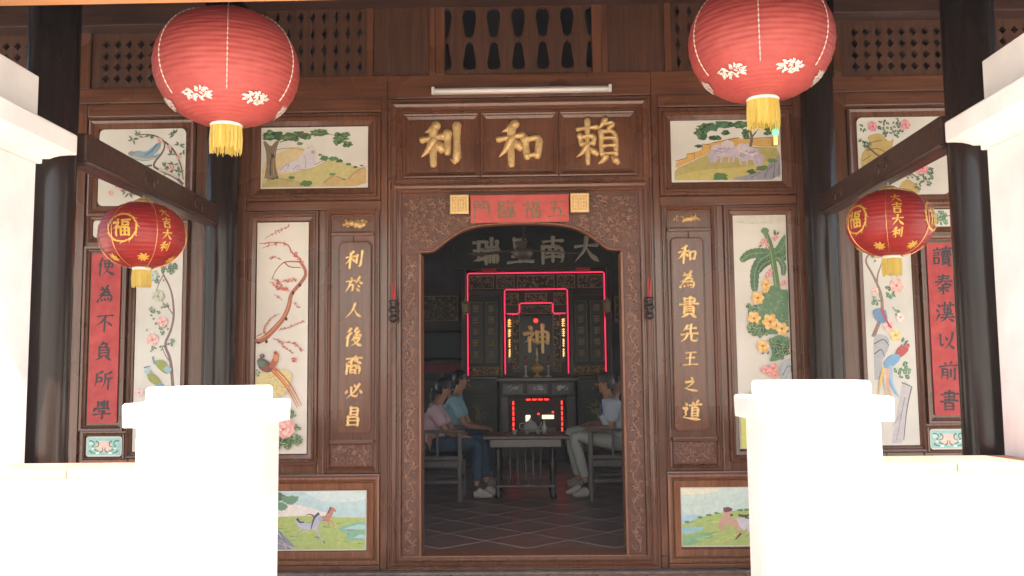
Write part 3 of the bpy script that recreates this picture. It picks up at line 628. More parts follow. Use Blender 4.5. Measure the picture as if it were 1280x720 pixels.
# ------------------------------------------------------------------ white masonry
def profbox(name, parent, x0, x1, y0, y1, prof, m='plaster', bevel=.006):
    """stack of rectangular rings: prof = [(z, outward offset)]"""
    vs = []; fs = []; n = len(prof)
    for z, o in prof:
        vs += [(x0-o, y0-o, z), (x1+o, y0-o, z), (x1+o, y1+o, z), (x0-o, y1+o, z)]
    for i in range(n-1):
        for k in range(4):
            k2 = (k+1) % 4; fs.append((i*4+k, i*4+k2, (i+1)*4+k2, (i+1)*4+k))
    fs.append((3, 2, 1, 0)); fs.append(tuple((n-1)*4+k for k in range(4)))
    return MB().add(vs, fs).build(name, m, parent, bevel=bevel)
def pier(s, x, label):
    xa, xb = (x-.55, x) if s < 0 else (x, x+.55)
    y0, y1 = -2.72, -1.98+.03
    t = thing('white_pier', ((xa+xb)/2, -2.4, PLZ-.5), label, 'pier', 'big white piers flanking the veranda')
    profbox('shaft', t, xa, xb, y0, y1, [(PLZ-.5, 0), (2.075, 0)])
    profbox('capital', t, xa, xb, y0, y1, [(2.0755, 0), (2.0755, .018), (2.10, .018), (2.102, .04), (2.112, .052), (2.125, .075), (2.135, .105), (2.137, .12), (2.225, .12), (2.232, .112), (2.232, 0)])
    profbox('top_block', t, xa+.0, xb, y0, y1, [(2.2325, 0), (2.465, 0)])
pier(-1, -2.105, 'tall white plastered pier with moulded capital at the left edge')
pier(1, 2.03, 'tall white plastered pier with moulded capital at the right edge')
def parapet(x0, x1, label):
    t = thing('parapet_wall', ((x0+x1)/2, -2.13, PLZ-.5), label, 'wall', 'low white parapet walls')
    profbox('wall_body', t, x0, x1, -2.27, -2.0, [(PLZ-.5, 0), (.625, 0), (.632, .012), (.655, .012), (.662, 0), (.745, 0)])
    n = max(1, int(round((x1-x0)/.3))); w_ = (x1-x0)/n
    for i in range(n): box('coping_tile', 'terracotta', t, x0+i*w_+.0015, x0+(i+1)*w_-.0015, -2.285, -1.985, .7455, .778, .004)
parapet(-2.10, -1.416, 'low white wall with terracotta coping left of the left stair post')
parapet(1.336, 2.025, 'low white wall with terracotta coping right of the right stair post')
def post(x0, x1, label):
    y0 = -2.46; y1 = y0+(x1-x0)
    t = thing('stair_post', ((x0+x1)/2, (y0+y1)/2, PLZ-.5), label, 'post', 'square white stair posts')
    profbox('shaft', t, x0, x1, y0, y1, [(PLZ-.52, 0), (.950, 0)])
    profbox('cap_slab', t, x0, x1, y0, y1, [(.9505, .0), (.9505, .036), (1.032, .038), (1.040, .032)])
    profbox('cap_top', t, x0+.03, x1-.03, y0+.03, y1-.03, [(1.0402, 0.008), (1.09, 0.008), (1.098, 0)])
post(-1.414, -.993, 'square white stair post with stepped cap standing left of the doorway')
post(.933, 1.334, 'square white stair post with stepped cap standing right of the doorway')

# ------------------------------------------------------------------ painted tile panels
def rounded(x0, x1, z0, z1, r, n=5):
    out = []
    for cx, cz, a in ((x1-r, z1-r, 0), (x0+r, z1-r, 90), (x0+r, z0+r, 180), (x1-r, z0+r, 270)):
        for i in range(n+1):
            q = R(a+90*i/n); out.append((cx+r*math.cos(q), cz+r*math.sin(q)))
    return out
class Paint:
    def __init__(s, label, x0, x1, z0, z1, px, base=.010, rad=0, edge='#e8e0cc', name='painted_panel'):
        s.t = thing(name, ((x0+x1)/2, 0, z0), label, 'painting', 'painted tile panels of the facade')
        s.x0, s.x1, s.z0, s.z1 = x0, x1, z0, z1; s.px = px; s.base = base; s.n = 0
        s.mb = MB(); s.zo = (0, 0, 1); s.rnd = random.Random(hash(round(x0*1000)) & 0xffff)
        if rad: curve_plate('ceramic_tile', 'ceramic', s.t, [rounded(x0, x1, z0, z1, rad)], -base, base)
        else: box('ceramic_tile', 'ceramic', s.t, x0, x1, -base, -.0005, z0, z1, .002)
        s.parts = []; s.leafy = None
    def z(s, ox, oy, sc_): s.zo = (ox, oy, sc_); return s
    def m(s, p):
        X = s.zo[0]+p[0]/s.zo[2]; Y = s.zo[1]+p[1]/s.zo[2]
        a, b, c, d = s.px
        u = (X-a)/(b-a); v = (Y-c)/(d-c); e = .008
        return (min(max(s.x0+u*(s.x1-s.x0), s.x0+e), s.x1-e), min(max(s.z1-v*(s.z1-s.z0), s.z0+e), s.z1-e))
    def sz(s, w_): return w_/s.zo[2]/(s.px[1]-s.px[0])*(s.x1-s.x0)
    def h(s): s.n += 1; return s.base+.0003+.00002*s.n
    def layer(s, name):
        s.mb = MB(); s.parts.append((name, s.mb)); s.leafy = None; return s
    def poly(s, pts, col, sm=1):
        if sm:
            q = pts+[pts[0]]; q = smooth_path(q, sm); pts = q[:-1]
        hh = s.h(); P = [s.m(p) for p in pts]
        cx = sum(p[0] for p in P)/len(P); cz = sum(p[1] for p in P)/len(P)
        s.mb.add([(p[0], -hh, p[1]) for p in P], [tuple(range(len(P)))], lin(col)); return s
    def blob(s, cx, cy, rx, ry, col, rough=.22, n=18, rot=0):
        pts = []
        for i in range(n):
            a = 2*math.pi*i/n; k = 1+s.rnd.uniform(-rough, rough)
            x, y = rx*k*math.cos(a), ry*k*math.sin(a)
            pts.append((cx+x*math.cos(rot)-y*math.sin(rot), cy+x*math.sin(rot)+y*math.cos(rot)))
        return s.poly(pts, col)
    def line(s, pts, w0, w1, col, sm=2):
        hh = s.h(); P = [s.m(p) for p in (smooth_path(pts, sm) if sm else pts)]
        ribbon(s.mb, P, [s.sz(w0), s.sz((w0+w1)/2), s.sz(w1)], lambda u, v, q: (u, -hh, v), dome=False, col=lin(col), cap=False); return s
    def leaf(s, x, y, L, a, w_, col):
        p = [(x+L*t*math.cos(a)-q*w_*math.sin(a)*.5, y+L*t*math.sin(a)+q*w_*math.cos(a)*.5) for t, q in ((0, 0), (.25, .8), (.5, 1), (.8, .5), (1, 0), (.8, -.5), (.5, -1), (.25, -.8))]
        s.poly(p, col, 1); s.line([(x, y), (x+L*.9*math.cos(a), y+L*.9*math.sin(a))], w_*.1, w_*.05, '#b9c9a0', 0); return s
    def flower(s, cx, cy, r, col, col2, n=6, mid='#e8b83a'):
        keep = s.mb; s.mb = MB(); s.parts.append(('painted_flower', s.mb)); s._flower(cx, cy, r, col, col2, n, mid); s.mb = keep; return s
    def _flower(s, cx, cy, r, col, col2, n, mid):
        for ring, k in ((1, 1), (.62, .8)):
            for i in range(n):
                a = 2*math.pi*i/n+ring; s.blob(cx+r*.55*ring*math.cos(a), cy+r*.55*ring*math.sin(a), r*.42*k, r*.34*k, col if (i+(ring == 1)) % 2 else col2, .12, 10, a)
        return s.blob(cx, cy, r*.2, r*.2, mid, .1, 8)
    def clump(s, cx, cy, r, n, cols, k=.4):
        keep = s.mb
        if s.leafy is None: s.leafy = MB(); s.parts.append(('painted_leaves', s.leafy))
        s.mb = s.leafy; s._clump(cx, cy, r, n, cols, k); s.mb = keep; return s
    def _clump(s, cx, cy, r, n, cols, k=.4):
        for i in range(n):
            a = s.rnd.uniform(0, 6.28); d = r*math.sqrt(s.rnd.random())
            s.leaf(cx+d*math.cos(a), cy+d*math.sin(a)*.8, r*s.rnd.uniform(.35, .6), s.rnd.uniform(0, 6.28), r*k*s.rnd.uniform(1.0, 1.5), s.rnd.choice(cols))
        return s
    def blossom(s, x, y, r, col='#c9655f'):
        for i in range(4):
            a = 1.57*i+s.rnd.random(); s.blob(x+r*.5*math.cos(a), y+r*.5*math.sin(a), r*.5, r*.45, col, .1, 7)
        return s
    def twig(s, pts, w0, w1, col, n, bc, br):
        s.line(pts, w0, w1, col)
        for i in range(n):
            t = s.rnd.uniform(.15, 1)*(len(pts)-1); k = min(int(t), len(pts)-2); f = t-k
            x = pts[k][0]+(pts[k+1][0]-pts[k][0])*f; y = pts[k][1]+(pts[k+1][1]-pts[k][1])*f
            s.blossom(x+s.rnd.uniform(-br, br)*1.4, y+s.rnd.uniform(-br, br)*1.4, br, s.rnd.choice(bc))
        return s
    def done(s):
        for nme, mb in s.parts:
            if mb.f:
                o = mb.build(nme, 'paint', s.t)
                if nme in ('painted_leaves', 'painted_blossom', 'painted_scrolls'): o['kind'] = 'stuff'
GR = ['#3e5a36', '#4f7040', '#2f4a30', '#5f8050']
# upper left: sage beast under a tree
P = Paint('wide painted panel of a white beast under a tree, upper left of the doorway', -1.688, -.987, 2.345, 2.750, (326.5, 460.5, 161, 235)).z(300, 100, 3.6)
P.layer('painted_hills')
P.poly([(95, 495), (100, 380), (170, 330), (250, 300), (300, 315), (340, 390), (300, 420), (200, 440)], '#c9b488')
P.poly([(95, 495), (100, 440), (200, 425), (330, 400), (400, 360), (460, 375), (520, 395), (580, 405), (580, 485), (300, 495)], '#b7ac74')
P.poly([(95, 495), (110, 455), (180, 440), (250, 450), (320, 470), (340, 492)], '#a99a66')
P.poly([(360, 488), (400, 445), (450, 435), (480, 455), (520, 410), (578, 392), (578, 482)], '#b89c6a')
for a in ([(150, 320), (220, 308), (290, 320)], [(120, 450), (180, 440), (240, 455)], [(380, 465), (420, 430), (470, 450)], [(490, 450), (530, 410), (575, 395)], [(340, 385), (400, 355), (450, 370)]): P.line(a, 3, 1.5, '#6e6244')
for x, y, r in ((270, 292, 14), (362, 342, 9), (235, 440, 16), (300, 466, 26), (420, 428, 14), (380, 358, 22), (420, 360, 22), (450, 370, 16), (520, 398, 10), (550, 392, 9), (490, 385, 12), (150, 435, 24), (470, 450, 8)): P.blob(x, y, r, r*.5, P.rnd.choice(GR), .3)
P.layer('painted_tree')
P.poly([(112, 442), (122, 380), (118, 320), (104, 285), (112, 275), (140, 305), (160, 280), (180, 275), (165, 315), (160, 380), (178, 440)], '#7d6a52')
P.line([(140, 430), (138, 380), (145, 330)], 6, 4, '#4a3a2e'); P.line([(155, 430), (150, 370), (158, 330)], 3, 2, '#a8927a'); P.blob(150, 345, 7, 12, '#3a2b22')
for x, y, rx, ry in ((150, 255, 52, 24), (215, 262, 30, 18), (265, 250, 40, 12), (250, 268, 18, 14), (295, 262, 24, 13), (360, 246, 45, 17), (455, 268, 36, 22), (485, 298, 24, 14), (440, 285, 20, 16), (480, 255, 20, 10)):
    P.blob(x, y, rx, ry, P.rnd.choice(['#4a6340', '#3d5638', '#56704a']), .3, 24)
    for i in range(5): P.blob(x+P.rnd.uniform(-.6, .6)*rx, y+P.rnd.uniform(-.6, .6)*ry, rx*.22, ry*.3, P.rnd.choice(['#6c8656', '#2e4530']), .3, 10)
P.line([(180, 285), (260, 262), (330, 255), (400, 250), (440, 262)], 4, 2, '#5a4a38')
P.layer('painted_beast')
P.poly([(178, 405), (200, 385), (235, 372), (270, 352), (290, 325), (300, 305), (325, 300), (344, 318), (340, 345), (346, 375), (330, 398), (290, 405), (240, 415), (190, 418)], '#c4bcc0')
P.blob(318, 318, 22, 20, '#cdbfb8', .15); P.blob(330, 330, 9, 7, '#a8948c', .2); P.line([(185, 408), (200, 388), (225, 380), (215, 400)], 6, 3, '#8f94b0')
P.line([(240, 405), (262, 385), (275, 398)], 5, 3, '#8f94b0'); P.line([(295, 400), (300, 370), (292, 345)], 3, 2, '#8a7f86'); P.blob(310, 312, 2.5, 2.5, '#2a2020', .1, 8); P.line([(270, 405), (310, 408), (335, 400)], 3, 2, '#8a7f86')
P.done()
# upper right: lions by a fence
P = Paint('wide painted panel of grey lions by a yellow fence, upper right of the doorway', .981, 1.69, 2.350, 2.755, (837.5, 976.5, 151, 226)).z(760, 100, 3.6)
P.layer('painted_hills')
P.poly([(292, 445), (295, 395), (360, 370), (440, 335), (520, 300), (620, 300), (700, 305), (775, 310), (778, 450)], '#a3975a')
P.poly([(292, 445), (300, 425), (420, 400), (560, 395), (680, 380), (775, 335), (778, 450)], '#b3a560')
P.poly([(298, 392), (300, 365), (350, 348), (352, 330), (420, 315), (425, 290), (470, 282), (560, 262), (600, 262), (600, 300), (470, 320), (380, 358)], '#c49a54')
P.poly([(600, 290), (600, 268), (700, 268), (775, 262), (775, 305), (700, 305)], '#c49a54')
for a in ([(298, 362), (350, 348), (352, 330), (385, 330), (385, 355)], [(420, 312), (425, 288), (458, 292), (458, 312)], [(470, 284), (590, 262)], [(600, 268), (775, 262)], [(740, 270), (740, 305)]): P.line(a, 3, 3, '#5a4326', 0)
P.poly([(560, 440), (630, 425), (700, 400), (750, 350), (778, 345), (782, 450), (560, 448)], '#8d8891')
for a in ([(640, 440), (680, 415)], [(700, 440), (715, 405), (740, 385)], [(740, 440), (750, 370)], [(765, 440), (768, 380)]): P.line(a, 3, 2, '#3f3b46')
for x, y, r in ((500, 432, 36), (640, 412, 22), (690, 398, 26), (735, 365, 22), (405, 297, 17)): P.blob(x, y, r, r*.45, P.rnd.choice(GR), .3)
P.layer('painted_tree')
P.line([(640, 305), (650, 265), (640, 225), (660, 190)], 14, 8, '#6d5a44'); P.line([(650, 260), (680, 225)], 8, 5, '#6d5a44')
for x, y, rx, ry in ((420, 240, 34, 26), (450, 215, 50, 20), (530, 205, 50, 17), (600, 205, 44, 16), (690, 205, 60, 18), (740, 215, 36, 20), (480, 262, 28, 10), (530, 240, 18, 12), (622, 250, 18, 26), (720, 245, 16, 9)):
    P.blob(x, y, rx, ry, P.rnd.choice(['#2f4f34', '#3a5c3c', '#476848']), .3, 22)
    for i in range(5): P.blob(x+P.rnd.uniform(-.6, .6)*rx, y+P.rnd.uniform(-.6, .6)*ry, rx*.2, ry*.3, P.rnd.choice(['#5d7d50', '#26402c']), .3, 9)
for cx, cy, sx in ((520, 320, 1), (630, 335, -1)):
    P.layer('painted_lion')
    P.blob(cx, cy, 58, 30, '#b9aab2', .18); P.blob(cx-48*sx, cy+22, 26, 30, '#aa9ca8', .2); P.blob(cx+20*sx, cy-25, 30, 22, '#c4b6ba', .2)
    for i in range(9): P.line([(cx+P.rnd.uniform(-50, 50), cy+P.rnd.uniform(-22, 20)) for _ in range(3)], 3, 2, P.rnd.choice(['#8a7d8c', '#d6cccc', '#9c8fa0']))
    for k in (-40, -10, 25, 45): P.line([(cx+k, cy+18), (cx+k-5*sx, cy+50)], 11, 8, '#b4a6ae')
P.done()
# tall left: plum blossom and pheasants
P = Paint('tall painted panel of a plum blossom branch with pheasants, left of the doorway', -1.704, -1.370, .639, 2.122, (321, 386, 279, 568)).z(310, 270, 4.5)
P.layer('painted_branch')
BR = '#9a5a40'
P.line([(48, 720), (100, 700), (150, 650), (205, 590), (235, 520), (245, 450), (290, 400), (328, 350), (325, 310), (295, 265)], 34, 16, BR)
P.line([(60, 705), (120, 680), (180, 610), (222, 560), (240, 480)], 6, 3, '#c98a62'); P.line([(255, 445), (300, 395), (330, 350), (322, 300), (285, 240), (245, 215), (232, 175), (190, 155), (120, 155), (60, 162)], 12, 4, BR)
P.line([(298, 268), (240, 264), (200, 268), (160, 310), (135, 365)], 9, 4, BR); P.line([(205, 268), (235, 298), (300, 300)], 8, 5, BR)
for x, y in ((220, 590), (258, 445), (295, 400), (110, 716)): P.blob(x, y, 8, 10, '#2a1712')
BC = ['#c46a64', '#b9504e', '#d08a80', '#a8554c']
P.layer('painted_blossom')
P.twig([(95, 132), (150, 98), (200, 75), (232, 60)], 3, 2, BR, 16, BC, 5); P.twig([(60, 162), (120, 155), (180, 152), (235, 180)], 2, 2, BR, 12, BC, 6)
P.twig([(80, 188), (120, 172), (160, 165)], 3, 2, BR, 6, BC, 5); P.twig([(120, 248), (150, 238), (190, 255)], 3, 2, BR, 9, BC, 5)
P.twig([(235, 200), (270, 235), (300, 255), (320, 300)], 2, 2, BR, 14, BC, 8); P.twig([(125, 380), (160, 400), (200, 420), (235, 430)], 3, 2, BR, 16, BC, 9)
P.twig([(140, 360), (180, 385), (230, 375), (280, 368)], 3, 2, BR, 16, BC, 7); P.twig([(150, 450), (170, 465), (190, 480)], 3, 2, BR, 7, BC, 5)
P.twig([(265, 500), (285, 520), (300, 530)], 3, 2, BR, 6, BC, 5); P.twig([(95, 665), (110, 620), (130, 590), (185, 560)], 5, 2, BR, 14, BC, 5)
P.twig([(180, 655), (240, 640), (320, 605)], 3, 2, BR, 13, BC, 5); P.twig([(50, 690), (110, 660)], 4, 2, BR, 5, BC, 5)
P.z(310, 420, 4.5)
P.twig([(150, 25), (200, 45), (270, 55), (325, 95)], 4, 2, BR, 14, BC, 6); P.twig([(190, 40), (210, 75), (265, 110)], 3, 2, BR, 8, BC, 6); P.twig([(270, 130), (280, 155)], 3, 2, BR, 5, BC, 8)
P.layer('painted_rock')
P.poly([(45, 240), (90, 215), (150, 215), (200, 200), (240, 205), (262, 240), (240, 300), (205, 355), (120, 355), (70, 300)], '#cdbf86')
for i in range(16): x, y = P.rnd.uniform(80, 220), P.rnd.uniform(215, 340); P.line([(x, y), (x+P.rnd.uniform(10, 40), y+P.rnd.uniform(-15, 15)), (x+P.rnd.uniform(20, 45), y+P.rnd.uniform(5, 30))], 3, 1.5, P.rnd.choice(['#a8985c', '#8f7f4c', '#e0d4a4']))
P.clump(58, 220, 22, 14, GR, .5)
P.layer('painted_pheasant')
for a in ([(130, 190), (200, 260), (250, 330), (292, 415)], [(150, 180), (220, 240), (270, 310), (315, 400)], [(140, 188), (210, 255), (262, 330), (302, 405)]): P.line(a, 12, 3, '#b9683a')
P.line([(150, 200), (220, 270), (270, 350)], 3, 2, '#e0a070')
P.poly([(62, 150), (75, 130), (105, 138), (140, 165), (160, 190), (130, 218), (95, 208), (70, 185)], '#5b4438'); P.blob(88, 165, 22, 18, '#4e7060', .15); P.blob(118, 192, 26, 18, '#7a4a38', .15)
P.blob(92, 122, 14, 12, '#4a3440', .1); P.line([(78, 118), (66, 122)], 4, 1, '#c9963a', 0); P.blob(90, 120, 2.5, 2.5, '#f0e8d8', .1, 8)
P.poly([(130, 180), (150, 140), (158, 110), (175, 102), (186, 120), (182, 150), (165, 185), (145, 195)], '#a4543a'); P.blob(168, 135, 13, 20, '#c9884a', .15); P.blob(165, 105, 11, 9, '#8a3a30', .1); P.line([(150, 98), (160, 103)], 4, 2, '#d8a040', 0)
P.layer('painted_peony')
P.clump(250, 440, 34, 22, GR, .5); P.clump(205, 610, 52, 34, GR, .5); P.clump(280, 590, 34, 26, GR, .5); P.clump(292, 518, 20, 12, GR, .5)
P.flower(222, 522, 62, '#e4b4a8', '#d69a94', 9, '#c47a70'); P.flower(215, 530, 38, '#ecc4b8', '#d89c94', 7, '#b8645c')
P.done()
# tall right: banana leaves, yellow flowers
P = Paint('tall painted panel of banana leaves and yellow flowers, right of the doorway', 1.364, 1.704, .645, 2.128, (915, 982, 269.5, 561)).z(905, 260, 4.5)
P.layer('painted_sky'); P.poly([(55, 50), (340, 50), (345, 90), (200, 98), (60, 84)], '#c9c5b4'); P.line([(60, 78), (140, 90), (240, 84)], 4, 3, '#a9b0a4')
P.layer('painted_leaves')
def bleaf(pts, wd, col, rib='#86a078'):
    q = smooth_path(pts, 3); n_ = len(q)
    L_, R_ = [], []
    for i, (x, y) in enumerate(q):
        a = math.atan2(q[min(i+1, n_-1)][1]-q[max(i-1, 0)][1], q[min(i+1, n_-1)][0]-q[max(i-1, 0)][0]); t_ = i/(n_-1)
        k = wd*.5*max(.04, math.sin(math.pi*min(1, .12+.88*t_))**.55)*(1+.10*math.sin(i*2.3)); L_.append((x-k*math.sin(a), y+k*math.cos(a))); R_.append((x+k*math.sin(a), y-k*math.cos(a)))
    for i in range(n_-1): P.poly([L_[i], L_[i+1], R_[i+1], R_[i]], col, 0)
    P.line(pts, 4, 3, rib); q = smooth_path(pts, 1)
    for (x, y), (x2, y2) in zip(q, q[1:]):
        a = math.atan2(y2-y, x2-x)
        for sd in (-1, 1): P.line([(x, y), (x+wd*.42*math.cos(a+sd*1.1), y+wd*.42*math.sin(a+sd*1.1))], 2, 1, rib, 0)
bleaf([(250, 260), (190, 258), (130, 265), (82, 305)], 56, '#4b6f4a'); bleaf([(245, 270), (190, 300), (160, 360), (155, 450), (158, 478)], 52, '#47694c')
bleaf([(255, 300), (200, 330), (180, 370)], 40, '#3c5c40'); bleaf([(265, 265), (310, 250), (335, 200), (352, 160)], 62, '#4f7550'); bleaf([(280, 290), (325, 290), (355, 250)], 44, '#3f6444')
bleaf([(300, 290), (325, 340), (318, 390)], 34, '#4d7350')
P.line([(285, 480), (275, 380), (262, 270), (250, 200), (226, 140)], 36, 26, '#56764a'); P.line([(278, 470), (268, 370), (255, 260), (232, 150)], 5, 4, '#8aa070'); P.blob(226, 134, 22, 18, '#5f7d4c', .1)
for x, y, r in ((220, 190, 18), (205, 205, 14), (235, 215, 14), (275, 180, 16), (290, 170, 12), (240, 380, 20), (225, 395, 16), (250, 362, 14), (325, 430, 18), (310, 440, 12), (345, 425, 12)): P.flower(x, y, r, '#cf8f8a', '#dba8a0', 5, '#b85a58')
P.leaf(280, 165, 40, -1.6, 14, '#3d5c3e'); P.leaf(290, 160, 26, -1.0, 12, '#3d5c3e'); P.leaf(205, 215, 24, 2.6, 12, '#3d5c3e'); P.leaf(225, 225, 22, 1.2, 10, '#3d5c3e')
P.poly([(205, 470), (260, 440), (300, 470), (350, 470), (362, 520), (365, 640), (355, 720), (180, 720), (120, 690), (110, 560), (180, 560)], '#567a58', 2)
for i in range(60):
    x, y = P.rnd.uniform(200, 350), P.rnd.uniform(470, 650); a = P.rnd.uniform(-.4, 2.2); P.line([(x, y), (x+25*math.cos(a), y+25*math.sin(a))], 5, 1, P.rnd.choice(['#3f6345', '#7b9c74', '#4c7250', '#90ac84']), 0)
P.clump(150, 570, 40, 16, GR, .5); P.clump(160, 690, 44, 16, GR, .5)
P.layer('painted_flowers')
for x, y, r in ((170, 515, 40), (220, 440, 32), (145, 630, 42), (235, 650, 50), (300, 690, 40), (215, 470, 20)): P.flower(x, y, r, '#d9a95c', '#e4bd78', 6, '#a8642c')
P.z(910, 400, 9)
P.poly([(400, 240), (520, 180), (620, 230), (640, 300), (600, 400), (520, 470), (390, 490), (440, 400)], '#577c58', 2); P.clump(280, 130, 110, 16, GR, .4); P.clump(520, 330, 120, 34, GR, .35); P.clump(590, 260, 60, 12, GR, .4)
P.flower(330, 310, 78, '#d9a95c', '#e8c37c', 6, '#a8642c'); P.flower(550, 120, 80, '#e0b468', '#e8c684', 6, '#a8642c'); P.leaf(310, 400, 40, -.4, 20, '#3d5c3e'); P.leaf(380, 410, 50, -1.3, 22, '#3d5c3e')
for x, y, r in ((440, 560, 60), (350, 575, 50), (410, 610, 50), (460, 640, 40), (650, 360, 40), (680, 220, 30)): P.flower(x, y, r, '#d68880', '#e0a89c', 6, '#b85a54')
P.layer('painted_rock')
P.poly([(530, 690), (510, 560), (560, 480), (640, 440), (700, 470), (720, 700)], '#aab0b2', 2); P.line([(540, 640), (590, 540), (660, 530), (700, 600)], 14, 8, '#6f7880'); P.line([(560, 680), (620, 600)], 8, 4, '#848c92')
P.z(0, 0, 1)
P.poly([(916, 561), (916, 500), (940, 484), (981, 492), (981, 561)], '#a9b06a', 1); P.poly([(916, 561), (916, 520), (925, 515), (925, 561)], '#c2c86a', 0)
P.blob(955, 520, 16, 12, '#cf8f8a', .2); P.clump(960, 545, 14, 16, GR, .5)
P.done()
# lower left: horses
def horse(P, cx, cy, s, d, body, mane, lines):
    T = lambda pts: [(cx+d*x*s, cy+y*s) for x, y in pts]
    P.poly(T([(-50, -8), (-30, -22), (0, -18), (30, -26), (52, -20), (58, 0), (40, 16), (10, 12), (-20, 18), (-46, 14)]), body)
    P.poly(T([(34, -16), (50, -50), (62, -76), (76, -84), (84, -74), (98, -56), (92, -48), (78, -54), (70, -30), (60, -4)]), body)
    for a in ([(44, 8), (70, 20), (84, 46), (76, 62)], [(36, 12), (50, 40), (40, 62)], [(-38, 8), (-60, 30), (-50, 52), (-68, 70)], [(-44, 6), (-76, 18), (-86, 44), (-100, 52)]): P.line(T(a), 13*s, 5*s, body)
    P.line(T([(60, -84), (48, -60), (34, -34), (24, -22)]), 16*s, 6*s, mane); P.line(T([(-50, -8), (-74, -30), (-100, -34), (-118, -22)]), 13*s, 4*s, mane)
    for a in ([(-46, 14), (-20, 18), (10, 12), (40, 16)], [(48, -46), (38, -16)], [(10, -16), (0, 4)], [(-30, -18), (-34, 6)]): P.line(T(a), 3*s, 2*s, lines)
    P.blob(*T([(80, -68)])[0], 3*s, 3*s, '#201818', .1, 7)
P = Paint('low painted panel of two galloping horses, behind the left stair post', -1.70, -.986, .037, .408, (321, 459, 613.5, 688)).z(340, 600, 7.2)
P.layer('painted_sky'); P.poly([(-130, 100), (855, 98), (855, 340), (-130, 330)], '#b6d2d2', 0); P.poly([(300, 110), (850, 104), (850, 190), (500, 210)], '#c8dcd8', 1); P.poly([(50, 300), (180, 215), (300, 230), (600, 330), (50, 335)], '#e0dcd4', 1)
P.layer('painted_meadow'); P.poly([(-130, 620), (-130, 335), (300, 322), (600, 335), (850, 345), (855, 630)], '#a9bd72', 0)
P.poly([(600, 445), (660, 410), (760, 385), (852, 375), (852, 545), (660, 545), (700, 500)], '#86b49a', 1); P.poly([(660, 440), (760, 405), (852, 400), (852, 450)], '#a6cfd4', 1); P.poly([(740, 520), (800, 490), (852, 495), (852, 530)], '#a6cfd4', 1)
for i in range(40): x, y = P.rnd.uniform(0, 800), P.rnd.uniform(345, 610); P.line([(x, y), (x+P.rnd.uniform(30, 90), y+P.rnd.uniform(-8, 8))], 9, 3, P.rnd.choice(['#8fb05c', '#c4c67c', '#7ea464', '#d2c880', '#6f9a66']), 0)
P.layer('painted_tree')
for x, y, rx, ry in ((80, 150, 60, 40), (190, 175, 80, 38), (100, 240, 60, 34), (20, 200, 60, 50), (-40, 160, 60, 50)):
    P.blob(x, y, rx, ry, P.rnd.choice(['#5f8470', '#4a6e58', '#6f9478']), .3, 22)
P.poly([(-130, 628), (-130, 400), (50, 420), (120, 480), (260, 620)], '#8c8f9a', 1)
for i in range(9): P.line([(P.rnd.uniform(40, 100), 430+i*15), (120+i*9, 520+i*10), (150+i*12, 620)], 5, 3, P.rnd.choice(['#4c4f5e', '#c9c8cc', '#6a6d7c']))
P.layer('painted_horse'); horse(P, 470, 350, 1.25, 1, '#b98a74', '#8c5048', '#74443c')
P.layer('painted_grey_horse')
T = P
P.poly([(230, 380), (260, 355), (310, 380), (360, 400), (400, 330), (440, 300), (460, 330), (440, 400), (410, 450), (360, 440), (300, 440), (260, 420)], '#b9bccb'); P.line([(440, 298), (400, 330), (378, 400), (372, 440)], 24, 8, '#4e5468'); P.line([(245, 345), (270, 380), (310, 378)], 22, 10, '#3c3c4a')
for a in ([(290, 430), (262, 450), (280, 485)], [(350, 440), (345, 455), (300, 460)], [(420, 430), (440, 490), (435, 525)], [(410, 440), (460, 520), (490, 570)]): P.line(a, 13, 6, '#b9bccb')
P.line([(480, 545), (492, 572)], 10, 5, '#3c3c4a'); P.line([(432, 510), (434, 535)], 8, 5, '#3c3c4a'); P.blob(455, 350, 20, 26, '#a3a8bc', .2)
P.done()
# lower right: horse lying
P = Paint('low painted panel of one resting horse by a pond, behind the right stair post', .981, 1.70, .045, .412, (850, 985, 607.5, 683)).z(840, 600, 8)
P.layer('painted_sky'); P.poly([(70, 55), (1150, 48), (1150, 360), (70, 360)], '#c4d8cc', 0); P.poly([(70, 340), (300, 345), (250, 380), (110, 420), (75, 425)], '#a9cbdc', 1); P.poly([(80, 65), (500, 60), (400, 120), (100, 150)], '#dcdcc0', 1)
P.layer('painted_meadow'); P.poly([(80, 660), (85, 440), (140, 415), (260, 370), (430, 325), (620, 295), (900, 280), (1150, 300), (1150, 655)], '#a7bc70', 0); P.poly([(85, 465), (200, 455), (310, 465), (260, 500), (90, 545)], '#8fc4cc', 1); P.poly([(85, 560), (300, 510), (420, 540), (200, 640), (85, 655)], '#84b282', 1)
for i in range(40): x, y = P.rnd.uniform(90, 900), P.rnd.uniform(400, 640); P.line([(x, y), (x+P.rnd.uniform(40, 100), y-P.rnd.uniform(4, 30))], 10, 3, P.rnd.choice(['#8fb05c', '#c4c67c', '#74a070', '#d2c880']), 0)
for x, y in ((140, 412), (260, 368), (345, 345), (420, 326), (640, 296), (700, 292)): P.blob(x, y, 26, 12, '#5f8a5c', .3)
P.layer('painted_horse')
P.poly([(430, 480), (440, 420), (470, 360), (490, 310), (520, 280), (555, 300), (550, 350), (570, 390), (640, 400), (700, 390), (760, 400), (900, 420), (900, 520), (700, 510), (600, 470), (500, 440), (455, 490)], '#c4a08c'); P.poly([(600, 380), (700, 370), (900, 400), (900, 520), (690, 520), (630, 470)], '#c9c4c8')
P.blob(520, 290, 40, 28, '#6a4450', .2); P.line([(545, 350), (570, 340)], 24, 14, '#4a5040'); P.line([(620, 345), (680, 360), (750, 335)], 22, 18, '#4e4440'); P.line([(680, 370), (750, 390)], 16, 10, '#4e4440')
